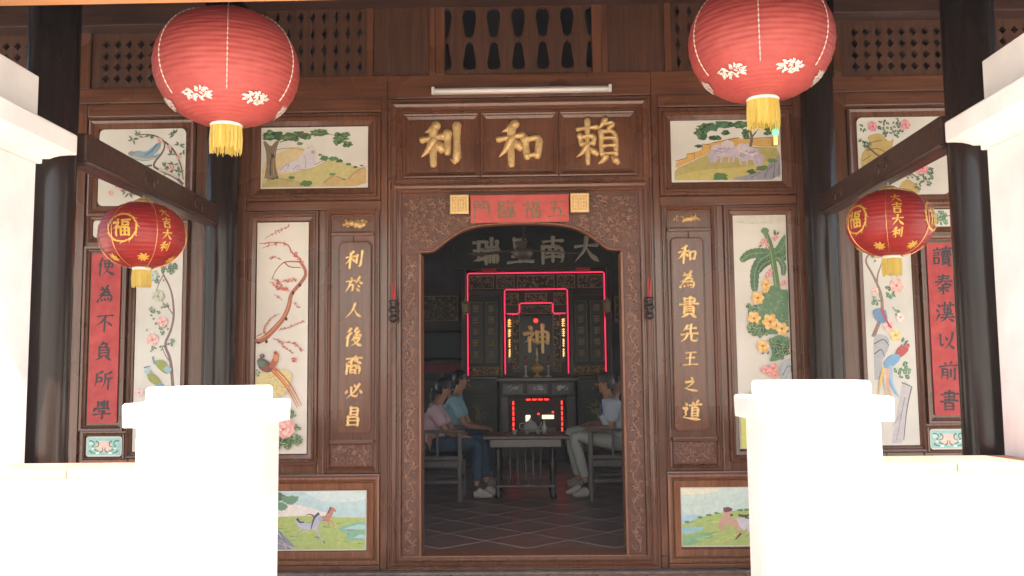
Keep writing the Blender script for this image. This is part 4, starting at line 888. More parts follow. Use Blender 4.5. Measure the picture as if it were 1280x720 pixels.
for a in ([(450, 440), (430, 470), (470, 500), (495, 480)], [(600, 430), (600, 500), (620, 540), (590, 590)], [(700, 490), (650, 540)]): P.line(a, 26, 14, '#c49a84')
P.line([(640, 530), (585, 592)], 20, 8, '#4e4440'); P.blob(730, 110, 16, 13, '#d0806a', .2)
P.done()
# side upper left
P = Paint('rounded painted panel of blue birds on a branch, far upper left behind the tie beam', -2.755, -2.183, 2.246, 2.754, (124, 233, 163.5, 258), rad=.035).z(90, 120, 3.27)
BRN = '#5e4c44'
P.layer('painted_branch'); P.line([(460, 370), (430, 340), (360, 310), (330, 290), (380, 230), (380, 190), (330, 165), (270, 165)], 12, 4, BRN); P.line([(380, 195), (420, 230), (450, 290), (460, 350)], 9, 4, BRN); P.line([(330, 290), (260, 300), (200, 350)], 8, 4, BRN)
for x, y in ((250, 185), (270, 170), (420, 165), (440, 210), (455, 240), (410, 250), (420, 290), (400, 320), (240, 400), (190, 360), (180, 350), (320, 170), (385, 300), (440, 320), (225, 395)):
    for k in range(5): P.leaf(x, y, P.rnd.uniform(16, 30), P.rnd.uniform(0, 6.28), 8, P.rnd.choice(['#4b5a4c', '#5c6a56', '#3d4a44']))
for x, y in ((200, 380), (165, 400), (360, 190), (400, 220), (440, 260), (225, 355), (410, 300)): P.flower(x, y, 13, '#c99a90', '#d4aca0', 5, '#b06a60')
P.layer('painted_birds')
P.poly([(235, 245), (270, 230), (305, 240), (345, 205), (365, 195), (360, 225), (330, 255), (370, 240), (350, 265), (300, 275), (255, 265)], '#7f97a4'); P.line([(350, 205), (330, 235), (300, 250)], 8, 4, '#4f7390'); P.blob(245, 242, 14, 10, '#8a8a86', .1); P.line([(250, 255), (300, 268), (350, 262)], 6, 3, '#c9b49a')
P.line([(360, 305), (400, 320), (440, 345)], 14, 6, '#c4b8a8')
P.done()
# side upper right
P = Paint('rounded painted panel of pink peonies on rocks, far upper right behind the tie beam', 2.182, 2.757, 2.250, 2.757, (1070, 1184, 148, 240), rad=.035).z(1010, 120, 3.27)
P.layer('painted_rock')
P.poly([(210, 300), (205, 240), (250, 190), (235, 165), (290, 150), (330, 190), (350, 170), (335, 230), (300, 260), (250, 300)], '#b59a5c'); P.poly([(350, 380), (370, 345), (400, 330), (450, 370), (440, 395)], '#b59a5c'); P.line([(235, 220), (280, 210), (330, 240)], 4, 3, '#6b5a34'); P.line([(215, 260), (250, 240)], 4, 3, '#6b5a34'); P.line([(250, 190), (300, 180)], 4, 3, '#6b5a34')
P.line([(230, 200), (290, 250), (380, 290), (440, 330)], 8, 5, BRN)
P.layer('painted_peony')
for x, y, r in ((222, 130, 18), (300, 120, 22), (320, 150, 22), (360, 115, 20), (370, 150, 20), (220, 190, 20), (235, 205, 18), (450, 330, 22), (490, 310, 22), (440, 365, 16), (480, 345, 16), (410, 320, 16)): P.clump(x, y, r, 9, ['#3d5c44', '#2f4a36', '#4c6b4c'], .55)
for x, y, r in ((262, 128, 22), (398, 122, 22), (460, 292, 26), (440, 300, 16)): P.flower(x, y, r, '#cc7f84', '#d89a9a', 7, '#b04c5c')
P.done()
# side tall left
P = Paint('narrow painted panel of a rose branch with green lovebirds, behind the left small lantern', -2.485, -2.186, .66, 2.10, (171, 228, 285, 552)).z(160, 320, 4.24)
P.layer('painted_branch')
VB = '#7a5e5c'
P.line([(255, 700), (245, 600), (235, 520), (200, 450), (235, 380), (250, 300), (235, 180), (180, 80)], 18, 8, VB); P.line([(245, 300), (215, 260), (185, 235)], 7, 4, VB); P.line([(235, 540), (205, 500), (190, 460)], 6, 4, VB); P.line([(190, 90), (160, 150), (150, 185)], 6, 4, VB); P.line([(180, 80), (205, 40), (245, 20)], 6, 3, VB)
LG = ['#4f6a56', '#5f7d62', '#3f5a48', '#708a70']
P.layer('painted_roses')
for x, y, r, n in ((215, 60, 36, 18), (120, 100, 30, 14), (160, 120, 24, 12), (145, 290, 30, 12), (185, 350, 30, 12), (205, 250, 22, 8), (190, 380, 26, 10), (140, 465, 20, 7), (190, 465, 18, 6), (235, 440, 24, 9), (110, 380, 12, 4), (240, 70, 28, 12), (160, 20, 20, 8)): P.clump(x, y, r, n, LG, .5)
P.flower(190, 335, 30, '#cf9c96', '#dcb4aa', 8, '#b8726c'); P.flower(140, 425, 34, '#d4a29a', '#dfb9ae', 8, '#b8726c'); P.flower(135, 100, 26, '#a9bcb4', '#c0ccc4', 7, '#8fa49c'); P.flower(165, 205, 34, '#a3ab94', '#b9bfa8', 7, '#8a7a50'); P.flower(80, 690, 26, '#d4b0ae', '#dfc2b9', 7, '#b8827c')
P.layer('painted_bird')
P.poly([(155, 545), (170, 525), (205, 530), (225, 560), (240, 590), (215, 600), (180, 575)], '#8a9440'); P.blob(225, 575, 20, 16, '#8fb0b8', .15); P.line([(145, 510), (150, 545)], 8, 3, '#54708c'); P.blob(160, 540, 12, 11, '#6f9890', .1)
P.layer('painted_bird')
P.poly([(115, 600), (135, 590), (170, 610), (190, 640), (205, 665), (165, 655), (130, 635)], '#8c9038'); P.blob(120, 585, 16, 12, '#8fb8c4', .15); P.blob(185, 655, 18, 10, '#6c98b8', .15); P.line([(100, 565), (135, 558)], 7, 3, '#54708c')
P.z(0, 0, 1); P.layer('painted_rock'); P.poly([(205, 551), (206, 490), (216, 470), (224, 500), (226, 551)], '#b99a5c', 1)
P.done()
# side tall right
P = Paint('narrow painted panel of a parrot on a blossoming branch, behind the right small lantern', 2.182, 2.488, .66, 2.10, (1077, 1141.5, 278, 555)).z(1055, 310, 2.885)
P.layer('painted_branch')
P.line([(90, 330), (130, 250), (130, 180), (100, 110), (70, 60), (95, 30)], 16, 6, '#8a6e60'); P.line([(130, 200), (110, 130), (140, 60)], 9, 4, '#8a6e60')
P.layer('painted_rock')
P.poly([(88, 480), (90, 330), (110, 318), (150, 330), (150, 370), (120, 410), (110, 480)], '#a8a8a8'); P.line([(92, 355), (130, 335), (148, 360)], 5, 3, '#55585c'); P.line([(92, 390), (120, 370), (130, 400)], 5, 3, '#55585c')
P.poly([(140, 700), (180, 540), (195, 480), (230, 505), (205, 580), (190, 700)], '#bab4b4'); P.line([(228, 505), (205, 580), (188, 690)], 5, 3, '#5c5a5e'); P.line([(200, 540), (160, 690)], 3, 2, '#7c7a7e'); P.line([(190, 490), (228, 505)], 4, 3, '#4c4a4e'); P.line([(180, 600), (150, 640)], 3, 2, '#8c8a8e')
P.layer('painted_flowers')
for x, y, r, n in ((165, 170, 26, 14), (105, 200, 20, 10), (200, 450, 28, 16), (215, 350, 20, 9), (180, 240, 16, 8), (110, 50, 16, 8)): P.clump(x, y, r, n, ['#4f7a58', '#5f8d62', '#3f6548'], .55)
P.flower(188, 150, 28, '#d8a49a', '#e2b8ac', 9, '#c06a68'); P.flower(105, 170, 16, '#dcb4ac', '#e6c6bc', 7, '#c06a68'); P.flower(175, 325, 24, '#e0c074', '#e8d08c', 8, '#b88840'); P.flower(150, 292, 22, '#dcb0aa', '#e6c2b8', 8, '#c06a68'); P.flower(196, 262, 18, '#e0cac0', '#e8d8d0', 6, '#c08a58'); P.flower(115, 40, 14, '#d4c0a8', '#dccab4', 6, '#a89060')
P.layer('painted_bird')
P.poly([(92, 240), (110, 228), (140, 230), (150, 270), (130, 285), (100, 270)], '#5f84a8'); P.line([(125, 230), (140, 270), (160, 300)], 12, 6, '#a84040')
P.layer('painted_parrot'); P.poly([(170, 390), (185, 365), (215, 358), (225, 375), (205, 395), (180, 408)], '#b04444'); P.poly([(125, 420), (150, 395), (185, 390), (190, 410), (160, 435), (130, 440)], '#6f9ec0')
for a, c in (([(135, 430), (140, 480), (165, 530)], '#6f9ec0'), ([(150, 430), (150, 490), (175, 540)], '#8fb4d0'), ([(125, 440), (110, 480), (100, 530)], '#d8b060'), ([(130, 440), (125, 490), (130, 540)], '#c9c0a0'), ([(140, 440), (135, 500), (150, 545)], '#d89c88')): P.line(a, 14, 5, c)
P.blob(218, 362, 9, 8, '#c05858', .1); P.blob(220, 360, 2.5, 2.5, '#201818', .1, 7)
P.done()
# little cartouches
for s, lab in ((-1, 'small rounded painted tile with green leaves, partly behind the left small lantern'), (1, 'small rounded painted tile with green leaves, right of the right small lantern')):
    P = Paint(lab, min(s*2.605, s*2.778), max(s*2.605, s*2.778), 2.04, 2.15, (0, 100, 0, 60), rad=.02)
    P.layer('painted_leaves'); P.clump(55, 30, 26, 26, ['#4f7a58', '#6a8f70', '#3f6548'], .5); P.line([(20, 42), (50, 26), (88, 22)], 5, 3, '#5c6a48'); P.done()
for s, lab in ((-1, 'small turquoise painted tile with scrolls, below the left red couplet'), (1, 'small turquoise painted tile with scrolls, below the right red couplet')):
    P = Paint(lab, min(s*2.55, s*2.78), max(s*2.55, s*2.78), .632, .758, (0, 100, 0, 55), rad=.018)
    P.layer('painted_ground'); P.poly([(3, 4), (97, 4), (97, 51), (3, 51)], '#8ec4bc', 0); P.poly([(35, 12), (65, 12), (75, 30), (50, 48), (25, 30)], '#e4c4b4', 1); P.poly([(6, 10), (22, 8), (24, 22), (10, 26)], '#b8dcd4', 1)
    P.layer('painted_scrolls')
    for d in (-1, 1):
        for a in ([(8, 12), (20, 12), (24, 22), (16, 26)], [(18, 26), (26, 38), (36, 40)], [(28, 12), (36, 18), (34, 28), (26, 28)], [(40, 44), (48, 38), (46, 30)], [(10, 38), (16, 44), (28, 46)]):
            P.line([(50+d*(x-50), y) for x, y in a], 4.5, 2, '#6a6848')
        P.blob(50+d*-30, 33, 4, 3, '#e8e4cc', .2, 9); P.blob(50+d*-18, 46, 5, 3, '#e8f0e0', .2, 9)
    P.done()

# ------------------------------------------------------------------ carved couplets beside the door
def gold_couplet(s, chars, zs, label, beast):
    xc = s*1.066
    t = thing('couplet_board', (xc, 0, .77), label, 'couplet', 'carved gilt couplets beside the door')
    lo = rounded(xc-.102, xc+.102, .765, 1.985, .03)
    curve_plate('panel', 'wood_v', t, [lo], -.020, .0195)
    e = MB(); q = lo+[lo[0], lo[1]]
    ribbon(e, q, [.010, .010], face(.019), h=.006, cap=False); e.build('panel_rim', 'wood_v', t, smooth=True)
    for ch, (z, sz) in zip(chars, zs):
        g = MB(); glyph(g, ch, xc-s*.0+(-.004 if s < 0 else .002), z, sz*1.07, face(.020), wt=14.5, h=.009, jitter=2, lean=.12, ratio=1.0)
        g.build('character', 'gold', t, smooth=True)
    o = thing('gilt_ornament', (xc, 0, 2.09), beast, 'ornament', 'gilt ornaments over the couplets')
    g = MB(); r = random.Random(5+s); Mf = face(.004)
    box('ornament_panel', 'wood_v', o, s*.955, s*1.212, -.004, 0, 2.056, 2.158, .002)
    if s < 0:
        pts = [(-.075, .0), (-.055, .012), (-.03, .005), (0, .008), (.03, .0), (.05, -.008), (.072, .006)]
        for (x, z), w_ in zip(pts, (.028, .034, .044, .05, .046, .03, .022)): leafr(g, xc+x-w_*.4, 2.107+z, w_*.9, r.uniform(-1, 1), w_, .012, Mf)
        for i in range(12): scroll(g, xc+r.uniform(-.08, .08), 2.107+r.uniform(-.022, .022), .013, r.uniform(0, 6), 1, .007, .012, Mf)
    else:
        ribbon(g, smooth_path([(xc-.02, 2.095), (xc+.0, 2.112), (xc+.03, 2.11), (xc+.07, 2.118), (xc+.09, 2.10)]), [.018, .036, .03, .022, .008], Mf, h=.013)
        for x, z in ((-.075, .0), (-.06, .012), (-.062, -.012), (-.08, -.008)): leafr(g, xc+x, 2.107+z, .02, 1, .012, .01, Mf)
        for i in range(10): leafr(g, xc+r.uniform(-.02, .08), 2.107+r.uniform(-.015, .015), .03, r.uniform(-.6, 3), .012, .015, Mf)
    g.build('gilt_carving', 'gold_old', o, smooth=True)
zc = [(1.873-.174*i) for i in range(7)]
gold_couplet(-1, '利於人後裔必昌', [(1.872, .118), (1.706, .112), (1.540, .108), (1.372, .118), (1.195, .122), (1.030, .108), (.870, .118)], 'carved board with gilt calligraphy down the left of the doorway', 'gilt carved beast on the small panel above the left gilt couplet')
gold_couplet(1, '和為貴先王之道', [(1.880, .120), (1.712, .114), (1.540, .132), (1.372, .118), (1.215, .098), (1.052, .10), (.885, .116)], 'carved board with gilt calligraphy down the right of the doorway', 'gilt carved fish on the small panel above the right gilt couplet')
def red_couplet(s, chars, zs, label):
    xc = s*2.683; t = thing('red_couplet', (xc, 0, .84), label, 'couplet', 'red paper couplets of the side bays')
    curve_plate('red_paper', 'red_paper', t, [rounded(xc-.095, xc+.095, .842, 1.932, .014)], -.012, .011)
    for ch, z in zip(chars, zs):
        g = MB(); glyph(g, ch, xc+.0, z, .125, face(.0121), wt=11.5, dome=False, jitter=1.5, lean=.06); g.build('character', 'ink', t)
red_couplet(-1, '使為不負所學', [1.845, 1.665, 1.480, 1.300, 1.115, .925], 'red paper couplet in black ink at the left, partly behind a small lantern')
red_couplet(1, '讀秦漢以前書', [1.845, 1.668, 1.490, 1.305, 1.115, .935], 'red paper couplet in black ink at the right beside the black column')

# ------------------------------------------------------------------ name plaque over the door
NP = thing('name_plaque', (0, 0, 2.36), 'wide carved plaque with three large gilt characters over the doorway', 'plaque')
MB().frame(-.757, .757, 2.395, 2.822, [(0, -.0), (0, .03), (.006, .038), (.020, .030), (.034, .030), (.040, .048), (.056, .056), (.070, .050), (.080, .034), (.092, .034), (.098, .02), (.098, 0)]).build('plaque_frame', 'wood_h', NP)
box('plaque_back', 'wood_h', NP, -.757, .757, -.012, -.001, 2.395, 2.822, .001)
for i, (ch, xc) in enumerate((('利', -.506), ('和', .0), ('賴', .506))):
    x0, x1 = xc-.246, xc+.246
    MB().frame(xc-.208, xc+.208, 2.44, 2.782, [(0, .0), (0, .004), (.004, .012), (.022, .022), (.026, .034), (.034, .038), (.042, .034), (.044, 0)]).build('panel_frame', 'wood_v', NP)
    curve_plate('panel', 'wood_v', NP, [rounded(xc-.200, xc+.200, 2.446, 2.777, .03)], -.020, .007)
    g = MB(); glyph(g, ch, xc+(.003 if i else 0), 2.612, .305, face(.0205), wt=(18, 17, 12.5)[i], h=.024, jitter=1, ratio=(.95, 1.02, 1.0)[i])
    g.build('character', 'gold_old', NP, smooth=True)
# red banner & seals
BN = thing('door_banner', (0, -.06, 2.09), 'faded red banner with four bronze characters over the arched doorway', 'banner')
box('banner_cloth', 'banner', BN, -.316, .312, -.068, -.062, 2.093, 2.272, .002)
box('banner_rail', 'banner', BN, -.318, .314, -.072, -.0705, 2.256, 2.270, .0005)
for ch, xc in zip('門臨福五', (-.244, -.086, .078, .235)):
    g = MB(); glyph(g, ch, xc, 2.176, .118, face(.0685), wt=12, dome=False, jitter=1); g.build('character', 'banner_ink', BN)
for xa, xb, lab in ((-.449, -.327, 'square gilt seal plate left of the red door banner'), (.322, .442, 'square gilt seal plate right of the red door banner')):
    t = thing('seal_plate', ((xa+xb)/2, -.06, 2.155), lab, 'seal plate', 'gilt seal plates beside the banner'); xm = (xa+xb)/2
    box('plate', 'gold_old', t, xa, xb, -.075, -.058, 2.152, 2.276, .003)
    MB().frame(xa+.012, xb-.012, 2.164, 2.264, [(0, .075), (.001, .079), (.005, .079), (.006, .075)]).build('plate_rim', 'gold', t)
    g = MB()
    for k in range(5):
        xx = xm-.034+.017*k; ribbon(g, [(xx, 2.18), (xx, 2.25)], [.005, .005], face(.0752), h=.004)
    for zz in (2.182, 2.205, 2.228, 2.25): ribbon(g, [(xm-.036, zz), (xm-.012, zz)], [.005, .005], face(.0753), h=.004); ribbon(g, [(xm+.008, zz), (xm+.036, zz)], [.005, .005], face(.0753), h=.004)
    g.build('seal_script', 'gold', t, smooth=True)
# fluorescent tube
t = thing('tube_light', (0, -.06, 2.95), 'long white fluorescent tube light fixed above the name plaque', 'lamp')
box('batten', 'tube_white', t, -.565, .60, -.050, -.0145, 2.949, 2.985, .004)
MB().tube([(-.545, -.066, 2.958), (.58, -.066, 2.958)], .0145, 16).build('glass_tube', 'tube', t, smooth=True)
for x in (-.555, .59): box('tube_holder', 'tube_white', t, x-.010, x+.010, -.082, -.0505, 2.938, 2.984, .003)
# incense holders
for s, lab in ((-1, 'turned wooden incense holder with red sticks on the left door frame'), (1, 'turned wooden incense holder with red sticks on the right door frame')):
    x = s*.806; t = thing('incense_holder', (x, -.09, 1.46), lab, 'incense holder', 'incense holders on the door frame')
    MB().lathe([(0, -.07), (.012, -.07), (.026, -.055), (.03, -.04), (.016, -.025), (.014, -.01), (.028, .0), (.032, .012), (.02, .024), (.016, .04), (.026, .052), (.03, .066), (.022, .07), (0, .06)], (x, -.10, 1.53), 20).build('turned_cup', 'black_wood', t, smooth=True)
    box('bracket', 'black_wood', t, x-.010, x+.010, -.09, -.058, 1.52, 1.545)
    r = random.Random(3)
    for k in range(7): MB().tube([(x+r.uniform(-.008, .008), -.10+r.uniform(-.008, .008), 1.58), (x+r.uniform(-.02, .02), -.10+r.uniform(-.01, .01), 1.58+r.uniform(.08, .15))], .0028, 5).build('incense_stick', 'red_knob', t)

# ------------------------------------------------------------------ lanterns
def lantern(cx, cy, cz, rx, rzz, label, group, mt, ribs, seams, seam_mat, rot0, small):
    t = thing('red_lantern', (cx, cy, cz-rzz), label, 'lantern', group)
    def surf(a, th, h=0):       # a azimuth (0 = towards -y), th from top
        st = math.sin(th)**.92 if small else math.sin(th)**.86
        return (cx+(rx*st+h)*math.sin(a), cy-(rx*st+h)*math.cos(a), cz+(rzz+h)*math.cos(th))
    t0 = .17 if not small else .19; t1 = math.pi-t0
    vs = []; fs = []; n = ribs*4; seg = 72
    for i in range(n+1):
        th = t0+(t1-t0)*i/n; bump_ = -.0035*(rx/.32)*abs(math.sin(math.pi*i/4))**.8*(.6 if not small else 1)
        for k in range(seg):
            a = 2*math.pi*k/seg; fl = (.0022*math.sin(3*a+cx*5)*math.sin(2*th)+.0012*math.sin(9*a+i*.7)*math.sin(th))*(rx/.33)
            vs.append(surf(a, th, -bump_*1.0+fl))
    for i in range(n):
        for k in range(seg):
            k2 = (k+1) % seg; fs.append((i*seg+k, (i+1)*seg+k, (i+1)*seg+k2, i*seg+k2))
    MB().add(vs, fs).build('silk_body', mt, t, smooth=True)
    s_ = MB()
    for k in range(seams):
        a = rot0+2*math.pi*k/seams; pts = [(a, t0+(t1-.0-t0)*i/60) for i in range(61)]
        if not small: pts = [(a, t0+(2.32-t0)*i/60) for i in range(61)]
        Mf = lambda u, v, h: surf(u, v, h+.0045)
        if small: ribbon(s_, pts, [.004/rx, .005/rx, .005/rx, .004/rx], Mf, h=.003, cap=False)
        else:
            nb = int(ribs*(2.32-t0)/(t1-t0)); st = (t1-t0)/ribs
            for i in range(nb):
                c0 = t0+i*st; q = .34+.14*min(1, i/(nb*.55)); wb = (.0035+.004*i/nb)/rx
                ribbon(s_, [(a, c0+st*(.5-q)), (a, c0+st*.5), (a, c0+st*(.5+q))], [wb*.7, wb, wb*.7], Mf, h=.0035, cap=False)  # dashes shaped as the dotted glints along each big lantern seam
    tag(s_.build('seam_ribbon', seam_mat, t, smooth=True), kind='stuff')
    topr = surf(0, t0)[1]; rt = cy-topr
    MB().lathe([(rt*1.0, -.012), (rt*1.06, 0), (rt*1.02, .014), (rt*.8, .02), (0, .02)], (cx, cy, cz+rzz*math.cos(t0)), 32).build('top_rim', 'gold_old' if small else 'white_rim', t, smooth=True)
    zb = cz-rzz*math.cos(t0)
    MB().lathe([(0, .0), (rt*.98, .0), (rt*1.05, -.006), (rt*.98, -.018), (0, -.018)], (cx, cy, zb), 32).build('bottom_rim', 'white_rim', t, smooth=True)
    # fringe
    fr = MB(); rr = rt*.98; L = .088 if small else .118; r = random.Random(int(cx*100)); nf = 150
    for k in range(nf):
        a = 2*math.pi*k/nf+r.uniform(-.02, .02); l = L*r.uniform(.84, 1.08); dx = r.uniform(-.003, .003)
        fr.tube([(cx+rr*math.sin(a), cy-rr*math.cos(a), zb-.016), (cx+(rr+.002+dx)*math.sin(a+.02), cy-(rr+.002)*math.cos(a+.02), zb-.016-l*.5), (cx+(rr+dx)*math.sin(a), cy-rr*math.cos(a), zb-.016-l)], (.0019 if not small else .0016), 4)
    tag(fr.build('fringe', 'tassel', t), kind='stuff')
    return t, surf, zb, rt
def big(cx, label, top):
    cy = -1.70; cz = {-1: 2.572, 1: 2.655}[1 if cx > 0 else -1]
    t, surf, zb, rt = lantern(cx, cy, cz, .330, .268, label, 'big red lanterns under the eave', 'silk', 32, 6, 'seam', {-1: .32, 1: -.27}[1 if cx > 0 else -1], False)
    # silver medallions near the bottom
    for k in range(6):
        a = (-.27 if cx > 0 else .32)+2*math.pi*(k+.5)/6
        g = MB(); r = random.Random(k)
        Mf = lambda u, v, h: surf(a+u/.2, 2.36-v/.27, .0055+h)
        for i in range(9):
            q = 2*math.pi*i/9; c_, s_ = .036*math.cos(q), .018*math.sin(q)
            scroll(g, c_, s_, .011, q, 1, .0045, .001, Mf); leafr(g, c_, s_, .020, q, .010, .001, Mf)
        for i in range(34): leafr(g, r.uniform(-.046, .046), r.uniform(-.022, .022), .018, r.uniform(0, 6.3), .008, .0012, Mf)
        g.build('silver_medallion', 'print_silver', t, smooth=True)
    MB().tube([(cx, cy, cz+.25), (cx, cy, top)], .004, 6).build('hanging_wire', 'wire', t)
    return t
big(-1.352, 'big round red lantern with yellow fringe hanging at the upper left', 2.985)
tb = big(1.143, 'big round red lantern with yellow fringe at the upper right, cut by the picture edge', 2.985)
t = thing('hanging_charm', (1.19, -1.72, 2.13), 'tiny green and yellow charm dangling below the upper right lantern', 'charm')
MB().tube([(1.19, -1.72, 2.372), (1.19, -1.72, 2.235)], .0015, 5).build('thread', 'yellow_tag', t)
MB().ball((1.19, -1.72, 2.225), .015, 12, 8).build('green_bead', 'bulb_green', t, smooth=True)
box('yellow_tag', 'yellow_tag', t, 1.181, 1.199, -1.723, -1.717, 2.165, 2.208, .002)
def small(cx, cz, rot, label):
    cy = -1.0
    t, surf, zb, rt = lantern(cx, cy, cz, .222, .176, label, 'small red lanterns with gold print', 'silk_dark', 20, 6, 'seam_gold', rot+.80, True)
    for k in range(6):
        a0 = rot+k*math.pi/3
        if k % 2 == 0:     # good-fortune roundel
            g = MB(); Mf = lambda u, v, h: surf(a0+u/.215, 1.5-v/.18, .0045+h)
            glyph(g, '福', 0, 0, .095, Mf, wt=13, dome=False)
            g.build('character', 'print_gold', t)
            g = MB(); r = random.Random(2)
            for i in range(11):
                q = 2*math.pi*i/11; c_, s_ = .073*math.cos(q), .073*math.sin(q)
                leafr(g, c_, s_, .026, q+1.2, .013, .0006, Mf); leafr(g, c_, s_, .02, q-1.8, .011, .0006, Mf); scroll(g, c_*1.08, s_*1.08, .008, q, 1, .004, .0006, Mf)
            g.build('printed_wreath', 'print_gold', t)
        else:
            Mf = lambda u, v, h: surf(a0+u/.215, 1.5-v/.18, .0045+h)
            for j, ch in enumerate('大吉大利'):
                g = MB(); glyph(g, ch, .004*j*0, .098-.064*j, .060, Mf, wt=14, dome=False); g.build('character', 'print_gold', t)
        g = MB(); Mf = lambda u, v, h: surf(a0+.52+u/.15, 2.42-v/.18, .0065+h)
        for i in range(8): leafr(g, 0, 0, .03, i*.785, .012, .0006, Mf)
        scroll(g, 0, 0, .014, 0, 1, .006, .0008, Mf); g.build('printed_flower', 'print_gold', t)
    MB().tube([(cx-.05, cy, cz+.165), (cx-.03, cy, cz+.20), (cx, cy, cz+.205), (cx+.03, cy, cz+.20), (cx+.05, cy, cz+.165)], .004, 6).build('handle_wire', 'gold_old', t)
    MB().tube([(cx, cy, cz+.20), (cx, cy, cz+.245)], .003, 6).build('hanging_wire', 'wire', t)
small(-2.03, 1.895, -.08, 'small red lantern with gold print hanging from the left tie beam')
small(1.975, 1.908, -1.25, 'small red lantern with gold print hanging from the right tie beam')

# ------------------------------------------------------------------ the altar hall
AX = .14
YB = 6.0
AL = thing('altar_cabinet', (AX, YB, 0), 'tall dark carved altar cabinet with gilt panels at the back of the hall', 'altar')
box('cabinet_back', 'altar_dark', AL, AX-.95, AX+.95, YB+.10, YB+.30, 0, 2.52)
box('cornice', 'black_wood', AL, AX-.98, AX+.98, YB-.02, YB+.09, 2.45, 2.53, .01)
for s in (-1, 1):
    box('cabinet_post', 'black_wood', AL, AX+s*.90, AX+s*.965, YB-.0, YB+.09, 0, 2.448, .006)
    box('cabinet_post', 'black_wood', AL, AX+s*.435, AX+s*.47, YB+.0, YB+.095, 1.08, 2.2, .004)
def gilt_panel(x0, x1, z0, z1, seed, n=18, m='gold_dim', y=YB+.085, sz=.03, par=None):
    par = par or AL
    b = box('gilt_panel', 'altar_dark', par, x0, x1, y, y+.014, z0, z1, .002)
    g = MB(); carve_fill(g, lambda x, z, r_: x0+.3*r_ < x < x1-.3*r_ and z0+.3*r_ < z < z1-.3*r_, x0, x1, z0, z1, n, sz, .012, face(-y), seed)
    tag(g.build('gilt_carving', m, b, smooth=True), kind='stuff')
    MB().frame(x0, x1, z0, z1, [(0, -y), (.001, -y+.012), (.012, -y+.014), (.014, -y)]).build('panel_rim', 'gold_dim' if m != 'gold' else 'gold_old', b)
for i, (a, b_) in enumerate(((-.86, -.56), (-.50, -.29), (-.23, .23), (.29, .50), (.56, .86))): gilt_panel(AX+a, AX+b_, 2.235, 2.385, 30+i, 26)
for i, (a, b_) in enumerate(((-.40, -.24), (-.13, .13), (.24, .40))): gilt_panel(AX+a, AX+b_, 2.02+(.04 if i == 1 else 0), 2.15, 40+i, 14)
gilt_panel(AX-.19, AX+.19, 1.90, 1.985, 47, 18, sz=.024)
for s in (-1, 1):
    gilt_panel(*sorted((AX+s*.48, AX+s*.88)), 1.105, 1.20, 50+s, 30, 'gold_old', sz=.026)
    box('cabinet_rail', 'black_wood', AL, AX+s*.475, AX+s*.895, YB+.03, YB+.09, 2.13, 2.20)
    for j, (a, b_) in enumerate(((.50, .66), (.70, .87))):
        x0, x1 = sorted((AX+s*a, AX+s*b_)); xm = (x0+x1)/2
        p = box('strip_panel', 'teal_dark', AL, x0, x1, YB+.06, YB+.075, 1.26, 2.06, .003)
        MB().frame(x0+.01, x1-.01, 1.275, 2.045, [(0, -YB-.059), (.001, -YB-.050), (.006, -YB-.050), (.007, -YB-.059)]).build('panel_rim', 'gold_dim', p)
        for k in range(5):      # worn calligraphy: only strokes can be made out
            g = MB(); r = random.Random(k*7+j*3+s); zc_ = 1.96-.148*k
            for q in range(3): ribbon(g, [(xm-.038, zc_+.035-.03*q+r.uniform(-.006, .006)), (xm+.036, zc_+.038-.03*q)], [.014, .009, .015], face(-YB-.06), h=.005)
            for q in range(3): xx = xm+r.uniform(-.03, .03); ribbon(g, [(xx, zc_+.045), (xx+r.uniform(-.02, .02), zc_-.045)], [.013, .007], face(-YB-.06), h=.005)
            g.build('character', 'gold_dim', p, smooth=True)
# neon frames
def neon(pts, label, y=YB-.05):
    t = thing('neon_frame', (AX, y, pts[0][1]), label, 'neon light', 'pink neon frames on the altar')
    q = [pts[0]]
    for a, b_, c in zip(pts, pts[1:], pts[2:]):
        for u, v in ((a, b_), (c, b_)):
            L = math.hypot(v[0]-u[0], v[1]-u[1]); k = .02/L; q.append((v[0]+(u[0]-v[0])*k, v[1]+(u[1]-v[1])*k)) if (u, v) == (a, b_) else q.append((v[0]+(u[0]-v[0])*k, v[1]+(u[1]-v[1])*k))
    q.append(pts[-1])
    MB().tube([(x, y, z) for x, z in q], .0085, 8).build('glass_tube', 'neon', t, smooth=True)
    for p in (pts[0], pts[-1]): box('electrode', 'black_wood', t, p[0]-.018, p[0]+.018, y-.018, YB+.02, p[1]-.03, p[1]-.001)
neon([(AX-.882, 1.10), (AX-.882, 2.415), (AX+.882, 2.415), (AX+.882, 1.10)], 'outermost pink neon frame round the altar')
neon([(AX-.405, 1.115), (AX-.405, 2.20), (AX+.405, 2.20), (AX+.405, 1.115)], 'middle pink neon frame inside the large one')
neon([(AX-.385, 1.885), (AX-.215, 1.885), (AX-.215, 2.022), (AX+.215, 2.022), (AX+.215, 1.885), (AX+.385, 1.885)], 'innermost stepped pink neon tube above the gilt altar character')
